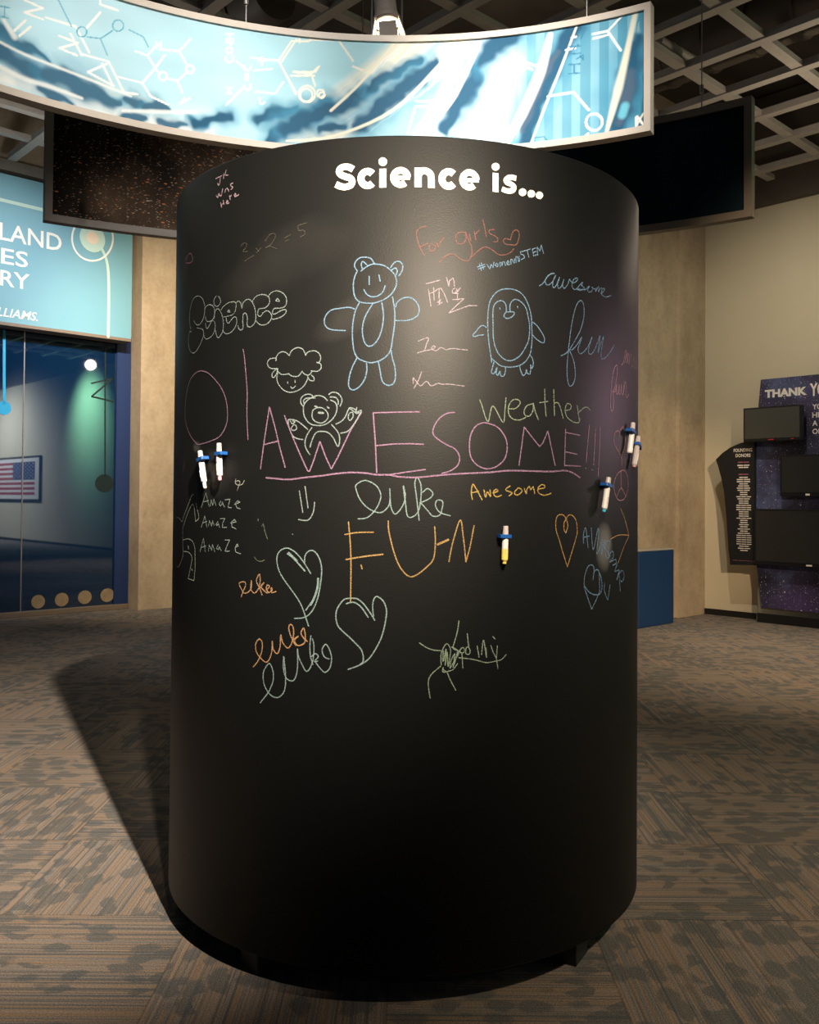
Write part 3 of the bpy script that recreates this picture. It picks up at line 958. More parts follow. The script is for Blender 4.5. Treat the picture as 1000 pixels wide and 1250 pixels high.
# banner artwork, painted in the banner's own arc-length / height coordinates
NS, NZ = 820, 130
SS, ZZ = np.meshgrid(np.linspace(bs0 + RL, bs1 - RL, NS), np.linspace(bz0 + RL, bz1 - RL, NZ), indexing='ij')
rgb = np.zeros((NS, NZ, 3))
t_ = np.clip((SS + 1.4) / 2.6, 0, 1)[..., None]
left_c = np.array([.48, .71, .78]); mid_c = np.array([.34, .58, .64]); right_c = np.array([.05, .25, .37])
rgb[:] = np.where(t_ < .5, left_c + (mid_c - left_c) * np.clip(t_ / .45, 0, 1), mid_c + (right_c - mid_c) * np.clip((t_ - .55) / .45, 0, 1))
stripe_ = (np.sin(SS * 2 * PI / .085) > .1) & (SS > .42)
rgb = np.where(stripe_[..., None], rgb * 1.0 + .13 * np.array([.8, 1, 1]), rgb)
mot = .5 + .5 * np.sin(SS * 9 + 2 * np.sin(ZZ * 14)) * np.sin(ZZ * 17 + SS * 5)
rgb *= (.92 + .14 * mot)[..., None]


def bconv(s, org, sc): return [in_ring(org[0] + x / sc, org[1] + y / sc, BC, BR) for x, y in pts(s)]


def paint(q, hw, col, soft=.3, op=1.0, smooth=True, rough=0.0):
    """Lay one brush stroke: q in (arc, height), hw half width in metres (number or one per point)."""
    global rgb
    q = np.array(q)
    hws = np.full(len(q), hw) if np.isscalar(hw) else np.array(hw, float)
    if smooth and len(q) > 2:
        q2 = catmull([tuple(x) for x in q], 5)
        hws = np.interp(np.linspace(0, len(hws) - 1, len(q2)), np.arange(len(hws)), hws); q = np.array(q2)
    mx_ = hws.max() * (1 + soft) + .02
    sel = (SS > q[:, 0].min() - mx_) & (SS < q[:, 0].max() + mx_) & (ZZ > q[:, 1].min() - mx_) & (ZZ < q[:, 1].max() + mx_)
    if not sel.any(): return
    X = SS[sel]; Y = ZZ[sel]
    if rough:
        X = X + rough * np.sin(Y * 55 + X * 20) + .6 * rough * np.sin(X * 90 - Y * 40)
        Y = Y + rough * np.sin(X * 48 + 1.3) + .6 * rough * np.sin(Y * 80 + X * 70)
    best = np.full(X.shape, -9.0)
    if len(q) == 1:
        best = 1 - np.hypot(X - q[0, 0], Y - q[0, 1]) / hws[0]
    for i in range(len(q) - 1):
        d = q[i + 1] - q[i]; L2 = max(d @ d, 1e-9)
        t = np.clip(((X - q[i, 0]) * d[0] + (Y - q[i, 1]) * d[1]) / L2, 0, 1)
        r = np.hypot(X - q[i, 0] - t * d[0], Y - q[i, 1] - t * d[1])
        best = np.maximum(best, 1 - r / (hws[i] + (hws[i + 1] - hws[i]) * t))
    k = np.clip((best + soft * .5) / max(soft, 1e-3), 0, 1) * op
    k = k * k * (3 - 2 * k) if op == 1.0 else k
    rgb[sel] = rgb[sel] * (1 - k[:, None]) + np.array(col) * k[:, None]


PXM = 4.25 / F       # metres per photo pixel at the banner
DKB = (.012, .085, .16); MID = (.05, .25, .38); CRM = (.78, .74, .58); WHT = (.88, .88, .82)
A4 = ((0, 0), 4.0); B2 = ((350, 0), 2.2222); C5 = ((430, 20), 5.263); D5 = ((600, 0), 5.0); E25 = ((0, 0), 2.5)


def hx(v): return [x * PXM for x in v]


# pale glow along the strands first, dark strands over it, cream edges last
paint(bconv('0,250 200,330 420,430 620,520 800,560 1000,590', *A4), 15 * PXM, (.60, .82, .85), .9, .8)
paint(bconv('0,370 130,400 330,470 560,560 800,610 1000,640', *A4), 9 * PXM, WHT, .9, .9)
paint(bconv('0,350 120,300 220,230 330,130 420,60', *B2), hx([18, 20, 20, 18, 12]), CRM, .7, .95)
paint(bconv('60,380 180,345 300,260 400,180 480,90', *B2), hx([8, 9, 10, 12, 14]), CRM, .8, .9)
paint(bconv('380,380 440,300 490,200 560,100', *B2), hx([16, 18, 20, 20]), (.80, .86, .86), .9, .9)
paint(bconv('520,370 540,280 570,200 600,130', *B2), hx([26, 28, 24, 16]), (.72, .86, .90), 1.2, .7)  # soft white of the lamp's hot spot, painted into the print
rs = random.Random(11)
for s, n, spread, org in (('0,250 200,335 420,435 620,520 800,560 1000,592', 26, 60, A4), ('0,350 120,300 220,230 330,130 420,60', 26, 40, B2), ('60,385 180,345 300,260 400,180 480,90', 26, 36, B2),
                          ('400,380 450,300 495,200 560,90', 16, 34, B2), ('640,390 690,260 770,60', 12, 26, B2), ('890,350 930,220 960,20', 12, 26, B2)):
    for k in range(n):
        q = pts(s); off = rs.uniform(-spread, spread); c0 = rs.uniform(0, .6); c1 = c0 + rs.uniform(.15, .4)
        d = Vector((q[-1][0] - q[0][0], q[-1][1] - q[0][1])).normalized()
        q = catmull([(x - d.y * off, y + d.x * off) for x, y in q], 8); q = q[int(c0 * len(q)):max(int(c1 * len(q)), int(c0 * len(q)) + 3)]
        wd = rs.uniform(.6, 2.0)
        paint([in_ring(org[0][0] + x / org[1], org[0][1] + y / org[1], BC, BR) for x, y in q], hx([.3] + [wd] * (len(q) - 2) + [.3]),
              rs.choice((CRM, WHT, WHT, (.62, .78, .8), (.35, .62, .70))), 1.4, .5, False, .003)
for s, hw in (('0,150 70,205 150,240 240,292', (7, 6, 5, 2)), ('-60,230 0,250 80,300 150,345 205,372', (10, 10, 8, 9, 5)),
              ('230,360 300,375 380,415 450,450 520,485 590,502', (7, 10, 12, 10, 7, 3)), ('195,435 260,462 345,505', (4, 5, 2)),
              ('620,492 655,505 690,500', (3, 6, 3)), ('710,515 760,518 825,530', (3, 6, 2)), ('600,570 650,572 710,572', (3, 4, 3)),
              ('780,600 840,606 900,612', (3, 5, 2)), ('940,590 980,605 1010,600', (4, 5, 4))):
    paint(bconv(s, *A4), hx([h * 1.75 for h in hw]), MID, 1.5, .7, True, .006); paint(bconv(s, *A4), hx([h * 1.1 for h in hw]), (.05, .14, .22), 1.0, 1.0, True, .006)
for s, hw in (('590,378 640,368 700,352', (5, 4, 6)), ('790,362 840,345 900,335', (6, 8, 4)), ('820,432 850,405 890,385 940,350 1000,322', (6, 8, 7, 9, 10))):
    paint(bconv(s, *E25), hx([h * 1.7 for h in hw]), MID, 1.5, .8, True, .006); paint(bconv(s, *E25), hx(hw), DKB, 1.0, 1.0, True, .006)
for s, hw in (('0,345 40,330 80,310 120,298 170,280 215,245', (10, 11, 9, 8, 9, 8)), ('225,240 270,210 320,185 360,162', (6, 6, 5, 4)),
              ('95,352 150,340', (5, 4)), ('190,350 230,315 280,268 320,238 360,208 402,172', (7, 10, 10, 11, 10, 5)),
              ('428,350 450,312 480,262 505,225 512,185', (6, 9, 12, 11, 8)), ('535,158 570,120 612,96', (10, 12, 12)),
              ('645,385 668,310 700,230 740,150 780,70', (6, 9, 11, 11, 12)), ('895,355 925,265 938,190 955,110', (10, 15, 15, 8)),
              ('965,330 985,250 990,60', (6, 7, 5))):
    paint(bconv(s, *B2), hx([h * 1.75 for h in hw]), MID, 1.5, .85, True, .007); paint(bconv(s, *B2), hx(hw), DKB, 1.0, 1.0, True, .007)
for s, hw in (('640,355 662,300 690,230 735,140', (3, 4, 4, 3)), ('905,330 925,270 935,200', (5, 7, 5))):
    paint(bconv(s, *B2), hx(hw), (.09, .12, .17), .9, .6, True, .004)
paint(bconv('800,700 815,650', *D5), 5 * PXM, (.15, .5, .62), .8, .9)
for s, hw, c in (('0,382 130,368 290,298 420,172 480,105', (1.5, 2, 2.5, 3, 3), CRM), ('120,300 200,225 290,120', (2, 2, 2), CRM),
                 ('365,368 440,285 480,210 520,120', (3, 3, 4, 4), WHT), ('590,395 640,305 688,195 715,95', (5, 7, 7, 4), WHT),
                 ('660,398 700,292 745,182 790,62', (1.6, 1.8, 1.8, 1.5), WHT), ('868,358 900,240 928,120 950,15', (2.5, 6, 4, 3.5), CRM),
                 ('945,350 972,305 985,345', (1.5, 1.5, 1.5), CRM)):
    paint(bconv(s, *B2), hx([h * .85 for h in hw]), c, .8, .9)
for s, hw in (('0,205 120,265 300,335 480,405 640,470', (2, 2, 2, 2, 1.5)), ('0,325 120,385 250,425 400,480', (3, 3, 3, 2)),
              ('600,540 760,545 960,548', (2, 3, 2)), ('20,100 70,180', (3, 4))):
    paint(bconv(s, *A4), hx([h * .8 for h in hw]), WHT, 1.0, .75)
# molecules
LW = 1.25 * PXM; TW = .7 * PXM
for s in ('120,0 210,40 120,60 210,95', '225,85 370,130 435,255', '345,165 400,270', '490,60 420,140', '490,0 490,22 575,50', '290,175 380,210 290,235 375,270',
          '395,262 530,300 605,450 670,460', '500,312 550,415', '580,375 695,405 760,330 805,268', '695,405 735,470 820,510', '430,352 520,312', '430,352 555,420',
          '70,150 125,100', '95,175 150,130', '900,480 890,500 925,480 880,505'):
    paint(bconv(s, *A4), LW, WHT, .4, smooth=False)
for s in ('660,250 720,270 760,225', '720,270 770,350', '780,240 875,250 930,190', '875,250 915,320', '905,360 865,395 820,385', '865,395 890,450',
          '765,205 765,235', '785,205 785,235', '765,220 785,220'):
    paint(bconv(s, *A4), LW * .9, WHT, .4, smooth=False)


def o_ring(x, y, r, org, sc, hw, col):
    q = [in_ring(org[0] + (x + r * math.cos(t)) / sc, org[1] + (y + r * 1.02 * math.sin(t)) / sc, BC, BR) for t in np.linspace(0, 2 * PI, 21)]
    paint(q, hw, col, .4, smooth=False)


o_ring(928, 338, 19, *A4, LW, WHT); o_ring(795, 372, 20, *A4, LW, WHT)
DN = (.12, .40, .52)
for s in ('285,0 350,130', '425,180 490,188 550,150', '490,188 525,270', '630,145 700,180 725,230', '0,30 45,38', '5,80 40,88', '22,32 22,85'):
    paint(bconv(s, *A4), TW, DN, .5, smooth=False)
o_ring(400, 155, 24, *A4, TW, DN); o_ring(577, 125, 27, *A4, TW, DN)
for s in ('765,175 850,185 890,125', '858,190 905,120' , '850,185 905,285', '890,125 945,125', '915,100 915,130', '945,118 1000,122', '905,125 940,128',
          '720,185 755,215', '750,225 750,245', '757,225 757,245', '775,215 830,210', '745,265 690,320', '780,280 840,285 865,250', '895,220 950,225 970,205', '950,225 962,262',
          '690,103 712,103', '690,120 712,120', '701,103 701,120', '690,172 690,186 700,191 711,186 711,172', '690,130 698,127 704,137 711,128', '746,200 746,212 756,216 765,210 765,200', '746,262 746,270 756,275 765,268 765,258', '790,185 812,185', '800,175 800,198', '692,268 708,268', '692,285 708,285', '700,268 700,285', '792,300 792,314 800,318 808,312'):
    paint(bconv(s, *E25), LW * .85, (.82, .78, .66), .4, smooth=False)
for x, y, r in ((700, 154, 9), (935, 290, 19), (982, 290, 9)):
    o_ring(x, y, r, *E25, LW * .85, (.82, .78, .66))
for s in ('65,108 140,108 180,165', '18,195 78,195 88,180', '0,205 25,255', '12,205 75,205', '180,180 205,190'):
    paint(bconv(s, *B2), LW, (.80, .76, .64), .4, smooth=False)
o_ring(55, 255, 22, *B2, LW, (.80, .76, .64)); o_ring(92, 253, 10, *B2, LW * .8, (.80, .76, .64))
for s in ('410,545 590,545', '420,578 560,578', '405,580 355,755', '680,750 800,745', '830,725 1000,715'):
    paint(bconv(s, *C5), LW, (.86, .86, .80), .4, smooth=False)
for s in ('620,207 708,190', '622,235 714,212', '710,190 830,60', '710,190 790,308', '345,588 500,562 595,672', '565,838 590,815', '160,360 262,400', '165,383 250,425',
          '265,402 300,385', '0,785 95,780', '890,712 935,770', '885,715 885,775', '455,305 510,295', '490,230 515,225'):
    paint(bconv(s, *D5), LW * 1.1, WHT, .4, smooth=False)
o_ring(627, 745, 50, *D5, LW * 1.15, WHT)
for s in ('470,450 540,445', '470,395 540,390', '505,448 505,392', '520,360 560,335 562,365 540,340', '470,330 545,325', '470,285 545,280', '530,270 500,300', '545,240 575,170 560,140',
          '260,840 320,835 345,860', '700,105 735,85'):
    paint(bconv(s, *D5), TW, (.03, .18, .30), .5, smooth=False)

vs = [bpt(SS[i, j], ZZ[i, j], 0.0) for i in range(NS) for j in range(NZ)]
mb = MB(); mb.keep = True
mb.add(vs, [(i * NZ + j, i * NZ + j + 1, (i + 1) * NZ + j + 1, (i + 1) * NZ + j) for i in range(NS - 1) for j in range(NZ - 1)], True)
face = mb.build('printed_face', vcol_mat('banner_print', 'print'), ban)
at = face.data.color_attributes.new('print', 'FLOAT_COLOR', 'POINT')
at.data.foreach_set('color', np.concatenate([np.clip(rgb.reshape(-1, 3), 0, .95), np.ones((NS * NZ, 1))], 1).astype(np.float32).ravel())

# ------------------------------------------------------------------ theatre lamp over the banner
lp = on_plane(472, 34, Vector((0, 1, 0)), 5.0)
sl = empty('stage_lamp', Vector((lp.x, lp.y, LATZ)))
tag(sl, 'lit stage spotlight with open barn doors hanging over the banner', 'spotlight')
dv = Vector((.10, -.10, -.99)).normalized()
k_ = 5.0 / F
mb = MB(); mb.lathe([(9 * k_, -.20), (13 * k_, -.16), (14 * k_, -.04), (15.5 * k_, 0), (15.5 * k_, .03)], lp + Vector((0, 0, .05)), dv, 24)
mb.build('lamp_body', M['lampgrey'], sl)
mb = MB(); mb.lathe([(.060, .031), (.060, .036)], lp + Vector((0, 0, .05)), dv, 24); mb.build('lens', M['glow'], sl)
sx_ = Vector((1, 0, 0)); sx_ = (sx_ - dv * sx_.dot(dv)).normalized(); sy_ = sx_.cross(dv).normalized()
fc = lp + Vector((0, 0, .05)) + dv * .03
near_ = sy_ if sy_.y < 0 else -sy_
for d, e in ((sx_, near_), (-sx_, near_), (near_, sx_), (-near_, sx_)):
    flap = (dv * .97 + d * (.02 if d == near_ else .24)).normalized()
    ax = (e, flap, e.cross(flap))
    mb = MB(); mb.box(fc + d * .066 + flap * (.078 if d == near_ else .058), (.05 if d == near_ else .064, .052 if d == near_ else .062, .003), ax); mb.build('barn_door', M['lampgrey'], sl)
mb = MB(); mb.tube([fc - dv * .03, fc - dv * .012], .078, 24, True); mb.build('lens_rim', M['lampgrey'], sl)
mb = MB()
for s in (-1, 1):
    mb.box(lp + Vector((0, 0, .11)) + sx_ * s * .085, (.005, .014, .12), (sx_, dv, Vector((0, 0, 1))))
mb.box(lp + Vector((0, 0, .235)), (.09, .014, .006), (sx_, dv, Vector((0, 0, 1))))
mb.tube([lp + Vector((0, 0, .235)), Vector((lp.x, lp.y, LATZ + .02))], .014, 10)
mb.build('yoke', M['dark_metal'], sl)
bulb('stage_bulb', fc + dv * .05, 3, (1, .8, .55), .03)

# ------------------------------------------------------------------ the round chalkboard
cb = empty('chalkboard_column', (CX, CY, 0))
tag(cb, 'big black round chalkboard column covered in chalk drawings, headed Science is...', 'chalkboard')
mb = MB()
SEG = 288
prof = [(CR - .03, CB + .004), (CR - .004, CB), (CR, CB + .004), (CR, CT - .004), (CR - .004, CT), (CR - .05, CT), (CR - .05, CT - .05)]
mb.lathe(prof, (CX, CY, 0), (0, 0, 1), SEG)
o = mb.build('drum', M['board'], cb)
for p in o.data.polygons:
    if abs(p.normal.z) < .5 and abs(p.center.z - (CB + CT) / 2) < 1.2: p.use_smooth = True
me = o.data
mb = MB(); mb.lathe([(CR - .13, 0.0), (CR - .13, CB + .006)], (CX, CY, 0), (0, 0, 1), 96); mb.build('recessed_base', M['black'], cb)
for (px, py) in ((712.5, 1183.7), (306, 1195.5)):
    d = sight(px, py); q = d * (-EYE / d.z)
    th = math.atan2(q.x - CX, -(q.y - CY))
    for off in (0, PI):
        rr = math.hypot(q.x - CX, q.y - CY) - .05
        rad = Vector((math.sin(th + off), -math.cos(th + off), 0)); tan = Vector((math.cos(th + off), math.sin(th + off), 0))
        sg_ = 1 if px > 500 else -1
        e1 = (rad + tan * .35 * sg_).normalized(); e2 = Vector((-e1.y, e1.x, 0))
        mb = MB()
        mb.box(Vector((CX, CY, 0)) + rad * (rr - .035) + tan * .025 * sg_ + Vector((0, 0, CB / 2 - .0005)), (.05, .05, CB / 2 - .0008), (e1, e2, Vector((0, 0, 1))), .003)
        mb.build('foot', M['black'], cb)

LAY = [0]


def chalk(name, label, color, wpx, org, sc, strokes, straight=False, cover=.85, dot=None):
    """Chalk strokes measured in the photograph, laid on the real round surface as thin lines of chalk."""
    mb = MB(); mb.keep = True
    for st in strokes:
        w_, s_ = wpx, not straight
        if isinstance(st, tuple): st, w_ = st[0], st[1]
        p = pts(st)
        q = [on_drum(org[0] + x / sc, org[1] + y / sc) for x, y in p]
        q = [(t * CR, z) for t, z in q]
        if s_ and len(q) > 2: q = catmull(q, 5)
        else:
            fine = [q[0]]
            for a, b in zip(q, q[1:]):
                for k in range(1, 9): fine.append((a[0] + (b[0] - a[0]) * k / 8, a[1] + (b[1] - a[1]) * k / 8))
            q = fine
        wm = w_ * .64 * 2.5 / F
        LAY[0] += 1
        r = CR + .0008 + (LAY[0] % 12) * .00005
        for poly in ribbon2d(q, wm):
            mb.add([drum(x / CR, z, r) for x, z in poly], [tuple(range(len(poly)))])
    col = tuple(((c / 255) / 12.92 if c / 255 < .04045 else ((c / 255 + .055) / 1.055) ** 2.4) for c in color)
    key = ('chalk', color, cover)
    if key not in M: M[key] = chalk_mat('chalk', tuple(.43 * (.82 * c + .18 * (.3 * col[0] + .6 * col[1] + .1 * col[2])) for c in col), cover)
    o = mb.build(name, M[key], cb)
    o['label'] = label
    return o


BLUE = (150, 205, 250); PINK = (215, 165, 215); MINT = (192, 220, 222); ORNG = (250, 190, 130); YELO = (255, 212, 90); ROSE = (225, 140, 130); WHITE = (240, 225, 230)
A = (220, 190); S = 8.333
chalk('chalk_writing', 'JK was here in pale pink chalk', (240, 205, 230), 2.3, A, S, [
    '365,235 425,205', '412,212 408,260 400,303 388,295 385,280', '445,185 445,235', '470,150 458,200 492,200', '370,405 385,430 400,385', '392,395 420,415 435,340',
    '460,375 465,345 480,332 492,345 497,362', '540,280 515,290 520,310 540,320 520,347', '415,480 425,527', '442,458 450,497', '420,508 448,478', '470,482 492,465 478,455 472,475 480,492 499,480',
    '505,410 512,447', '508,425 522,405', '550,405 570,400 565,385 550,400 560,420 598,398'], True, 1.0)
chalk('chalk_writing', 'small violet loop near the left edge', (215, 150, 200), 1.8, A, S, [
    '45,1065 70,1030 105,992 128,1030 125,1075 85,1095 55,1085', '80,1035 60,1090 45,1130 40,1200 30,1250', '75,1090 60,1160 55,1240'], cover=1.0)
chalk('chalk_writing', 'faint wiped sum 2+2=5', (130, 125, 110), 1.5, (200, 160), 4.545, [
    '430,640 445,622 462,628 455,650 440,670 468,668', '512,650 530,668', '515,676 542,648', '565,610 590,575 615,570 620,590 595,630 565,650 590,640 630,655', '670,595 705,575',
    '675,612 692,602', '745,525 750,552 775,550 785,570 760,587', '745,525 792,510', '450,722 500,690'], cover=.6)
chalk('chalk_drawing', 'bubble lettering reading Science', MINT, 1.8, (220, 340), 7.143, [
    '95,440 85,380 85,310 100,220 125,170 160,152 195,175 215,230 215,300 200,360 175,398 150,405 130,385 122,365',
    '100,465 85,465 75,510 75,570 90,630 115,650 145,630 180,570 205,500 205,460 190,440 150,432',
    '215,265 240,235 270,230 295,250 303,290 295,340 270,370 240,375 225,350 225,330', '225,390 228,420 240,435 260,405 275,375 295,370 308,400 305,450 280,500 240,527 220,522 208,495',
    '320,152 300,180 298,220 315,243 340,235 355,205 350,175 335,155', '300,350 305,300 320,268 340,268 360,300 375,350 380,410 370,470 345,510 330,515 318,490 308,440',
    '360,275 380,245 420,215 465,203 488,215 490,250 475,300 440,325 385,335', '405,345 410,380 425,390 445,365 475,335 492,345 497,380 480,430 445,470 410,483 385,470 375,450',
    '415,292 425,274 436,294 416,290', '485,215 510,198 530,215 540,262 550,215 580,185 610,185 635,215 655,270 662,340 650,390 620,420 595,420 585,400 588,350 580,312 565,302 550,320 548,380 550,430 530,450 512,435 505,410',
    '630,200 660,160 710,140 760,150 782,185 775,225 745,255 715,262 690,265 678,300 685,325 705,328 725,300 755,282 785,295 800,330 785,370 750,400 710,405 680,390 665,370',
    '770,160 795,125 840,108 885,120 920,155 930,200 918,240 880,258 825,262 808,285 812,310 840,305 880,280 920,272 925,290 905,320 860,345 815,355 800,350', '836,196 850,176 868,200 838,195'], cover=.8)
chalk('chalk_drawing', 'large blue smiling bear', BLUE, 2.3, (390, 300), 6.946, [
    '322,215 300,180 305,140 340,105 385,98 435,108 465,150', '365,195 355,160 370,135 405,165', '355,215 390,185 440,160 490,157 550,170 600,205 640,250 655,310 640,365 600,420 540,460 470,485 400,487 340,475 305,440 290,380 290,310 305,250 322,215',
    '605,185 640,140 680,135 705,165 700,215 675,255', '615,205 645,190 660,215 652,250', '423,260 423,330', '505,250 515,300', '378,372 400,410 440,432 490,428 535,395 558,340',
    '342,480 310,540 290,620 280,720 285,830 300,910 330,955 380,980 440,992 510,975 570,935 605,880 620,790 635,690 640,600 635,520 620,435', '455,490 410,560 375,640 365,730 380,810 410,850 450,845 490,805 520,740 538,660 543,580 530,485',
    '298,537 250,523 170,532 105,545 60,585 42,640 60,690 110,713 220,720', '648,520 660,480 710,445 765,440 810,465 843,520 840,580 800,615 740,635 645,635',
    '318,955 280,1030 255,1110 248,1180 265,1215 300,1220 345,1190 385,1130 402,1060 400,1000', '500,985 515,1060 525,1120 545,1165 590,1185 630,1165 645,1110 640,1030 620,960 608,890'])
chalk('chalk_writing', 'for girls with a heart in faint red chalk', ROSE, 2.0, (500, 265), 5.882, [
    '125,70 80,75 50,115 60,180 85,240 105,275', '65,215 100,205 130,190', '150,195 140,225 150,245 175,240 185,210 160,195', '195,185 205,220 210,200 240,155 245,145',
    '400,110 350,115 330,150 345,190 385,190 405,155 400,110 425,170 445,220 445,270 420,315 370,305 320,270 280,270 240,295 215,325', '430,125 438,170', '465,105 475,165', '470,125 500,95', '525,20 540,80 550,140',
    '608,90 575,95 572,115 600,130 630,150 630,175 605,178', '722,165 690,155 672,170 690,195 730,200 765,198 785,150 785,110 765,93 740,110 722,165', '440,290 490,245 540,215 590,235 640,270 690,270 730,250 748,228'], cover=.42)
chalk('chalk_writing', 'small blue hashtag WomeninSTEM', BLUE, 1.6, (500, 265), 5.882, [
    '500,335 515,385', '515,330 530,375', '485,360 540,340', '490,375 545,355', '555,340 575,375 585,340 600,365 605,325', '620,335 615,350 630,358 637,340 625,332', '650,355 648,325 658,325 665,350 668,322 680,320 688,348',
    '697,335 715,325 705,312 697,330 705,345 720,338', '728,340 725,305 738,305 745,330', '755,330 752,300', '765,325 762,285 775,285 782,320', '790,320 785,280', '820,245 795,250 795,265 820,275 825,295 800,305', '820,245 865,230', '843,238 855,290',
    '880,230 890,280', '880,232 905,222', '885,255 908,247', '890,280 915,270', '920,275 915,215 935,245 945,200 960,260'], True)
chalk('chalk_writing', 'pale pink brushed characters', (225, 208, 228), 1.9, (500, 330), 8.333, [
    '170,138 305,102', '190,188 203,270 218,368', '200,240 250,220 290,190 320,185 350,235 388,328', '245,178 250,305', '300,190 300,290', '285,325 320,295 295,335 335,325 290,355', '375,75 400,165 405,110 440,78 452,110 455,165',
    '460,180 435,205 435,235 470,235 480,190', '515,180 490,215 450,235 495,240', '480,190 490,310', '440,300 555,290 480,355 400,435 520,390 600,360 685,360'], True, .75)
chalk('chalk_writing', 'upper pale pink wavy signature', (225, 208, 228), 1.8, (500, 330), 8.333, [
    '90,720 190,688 170,760 155,808', '80,842 150,820 230,805 260,780 240,770 225,800 270,820 310,790 345,795 375,810 430,797 590,812'], cover=.75)
chalk('chalk_writing', 'lower pale pink wavy signature', (225, 208, 228), 1.8, (500, 330), 8.333, [
    '45,1200 90,1120 122,1035', '38,1150 38,1095 60,1120 110,1175 150,1145 180,1132 220,1175 290,1150 330,1160 400,1158 480,1168 555,1178'], cover=.75)
chalk('chalk_drawing', 'blue standing penguin', BLUE, 2.0, (575, 340), 9.615, [
    '240,985 235,930 215,800 200,650 195,480 205,350 230,250 290,170 360,130 440,122 530,140 600,185 650,260 685,350 705,450 712,560 715,700 705,830 690,890 650,960 590,1010 520,1035 430,1040 350,1025 300,990 235,935',
    '412,395 410,320 385,275 345,260 300,280 265,330 255,430 258,550 260,680 280,790 320,880 380,940 440,965 500,955 570,910 620,840 670,740 685,640 685,540 665,430 640,340 580,270 515,245 470,280 455,330 457,390',
    '385,440 400,405 450,392 500,395 505,420 470,455 420,470 390,455 385,440', '337,348 340,360', '545,328 546,347', '180,578 140,552 100,570 60,620 22,665 40,682 90,668 145,662', '722,512 770,550 820,620 860,700 855,752 815,745 760,705 718,660',
    '268,985 250,1050 240,1105 270,1115 290,1080 305,1045 295,1110 315,1135 340,1090 350,1145 385,1140 402,1090 405,1040', '570,1030 585,1090 610,1138 640,1115 648,1068 660,1110 690,1120 700,1060 698,1010 715,1055 730,1000 715,930 690,900'], cover=.8)
chalk('chalk_writing', 'awesome in blue joined-up script', BLUE, 1.9, (650, 325), 8.333, [
    '70,200 110,170 150,110 190,75 220,72', '210,75 165,90 130,140 140,185 175,185 215,140 235,90 210,150 205,205 225,215 260,160 275,110 255,170 265,225 295,200 320,130 305,190 320,225 355,190 375,130 385,150 420,170 455,140 450,120 420,135 400,180 410,225 440,235 490,180 510,165 500,195 525,225 480,245 450,230 530,240 560,215 580,205 560,235 570,262 600,255 610,220 600,215 640,235 648,215 640,260 665,215 675,215 668,265 690,225 710,235 695,280 730,245 725,225 705,240 700,280 730,310 770,308 800,295'])
chalk('chalk_writing', 'fun in tall blue joined-up script', BLUE, 1.9, (650, 325), 8.333, [
    '290,912 340,885 380,840 440,740 490,640 520,520 522,410 505,360 480,352 450,390 420,480 390,640 370,800 355,950 350,1080 360,1180 380,1220 410,1200 432,1130 430,1030 410,940 375,850 400,850 450,800 500,720 480,780 462,840 475,885 510,880 560,820 605,720 580,800 568,870 590,895 630,850 685,710 675,790 665,880 695,780 722,715 705,810 695,910 710,945 750,920 790,870 830,800'])
chalk('chalk_writing', 'awesome in faint pink at the right edge', (250, 195, 215), 1.9, (730, 420), 10.42, [
    '295,262 315,250 330,180 350,85 360,110 335,240 360,150 375,120 365,250 385,140 395,130 390,255 410,150 430,145 425,260 440,285 455,160 460,280 475,305 485,160 480,310'], cover=1.0)
chalk('chalk_writing', 'fun in faint pink near the right edge', (250, 195, 215), 1.9, (730, 420), 10.42, [
    '235,265 205,310 180,430 165,600 158,800 175,850 190,820 195,690 185,600 210,560 240,380 240,275', '185,610 215,600 235,510 230,620 250,630 268,515 265,620 285,630 298,510 300,620 320,630 330,470 320,620 345,480 355,560 350,650 365,680 390,635'], cover=1.0)
chalk('chalk_drawing', 'narrow pink heart near the right edge', (250, 180, 185), 1.9, (720, 500), 8.93, [
    '318,285 318,250 300,232 270,255 258,320 270,380 310,460 340,520 345,605', '320,255 345,195 365,200 385,270 380,380 360,460 342,525'], cover=1.0)
chalk('chalk_drawing', 'pink peace symbol', (250, 180, 195), 1.9, (720, 500), 8.93, [
    '340,665 300,700 265,780 262,870 290,960 325,990 370,975 405,900 415,800 395,690 360,660 330,680', '338,680 340,770 342,855', '295,945 315,890 342,855 365,890 385,940'], cover=1.0)
G = ((310, 480), 6.25)
chalk('chalk_writing', 'start of the big pink AWESOME, its A and W', PINK, 2.4, *G, [
    '52,578 75,400 120,105 160,250 200,420 240,565', '80,392 190,365', '235,172 300,340 360,480 410,590 425,598 455,520 505,368 550,490 592,578 640,490 740,280 822,145'], True)
chalk('chalk_writing', 'first E of the big pink AWESOME', PINK, 2.4, (440, 480), 6.25, ['100,150 450,142', '98,150 115,380 125,605', '125,400 250,388 370,385 480,390', '200,625 350,602 495,582'], True)
chalk('chalk_writing', 'S of the big pink AWESOME', PINK, 2.2, (440, 480), 6.25, ['718,147 660,155 600,195 560,260 555,310 590,350 660,395 720,425 755,480 745,545 690,590 620,612'])
chalk('chalk_writing', 'O of the big pink AWESOME', PINK, 2.3, (570, 475), 5.882, ['125,240 70,260 30,320 18,400 25,480 60,535 110,565 160,572 220,550 270,500 288,430 280,360 245,300 200,262 125,240'])
chalk('chalk_writing', 'last ME of the big pink AWESOME with three exclamation marks', PINK, 2.1, (570, 475), 5.882, [
    '373,548 410,272 470,350 520,412 545,385 580,300 605,420 632,548', '708,290 700,550', '705,310 810,332', '705,450 790,468', '700,548 815,553', '878,260 865,400 855,525', '922,280 915,420 908,545', '955,278 950,450 940,625', '850,568 856,568', '895,580 900,580'], True)
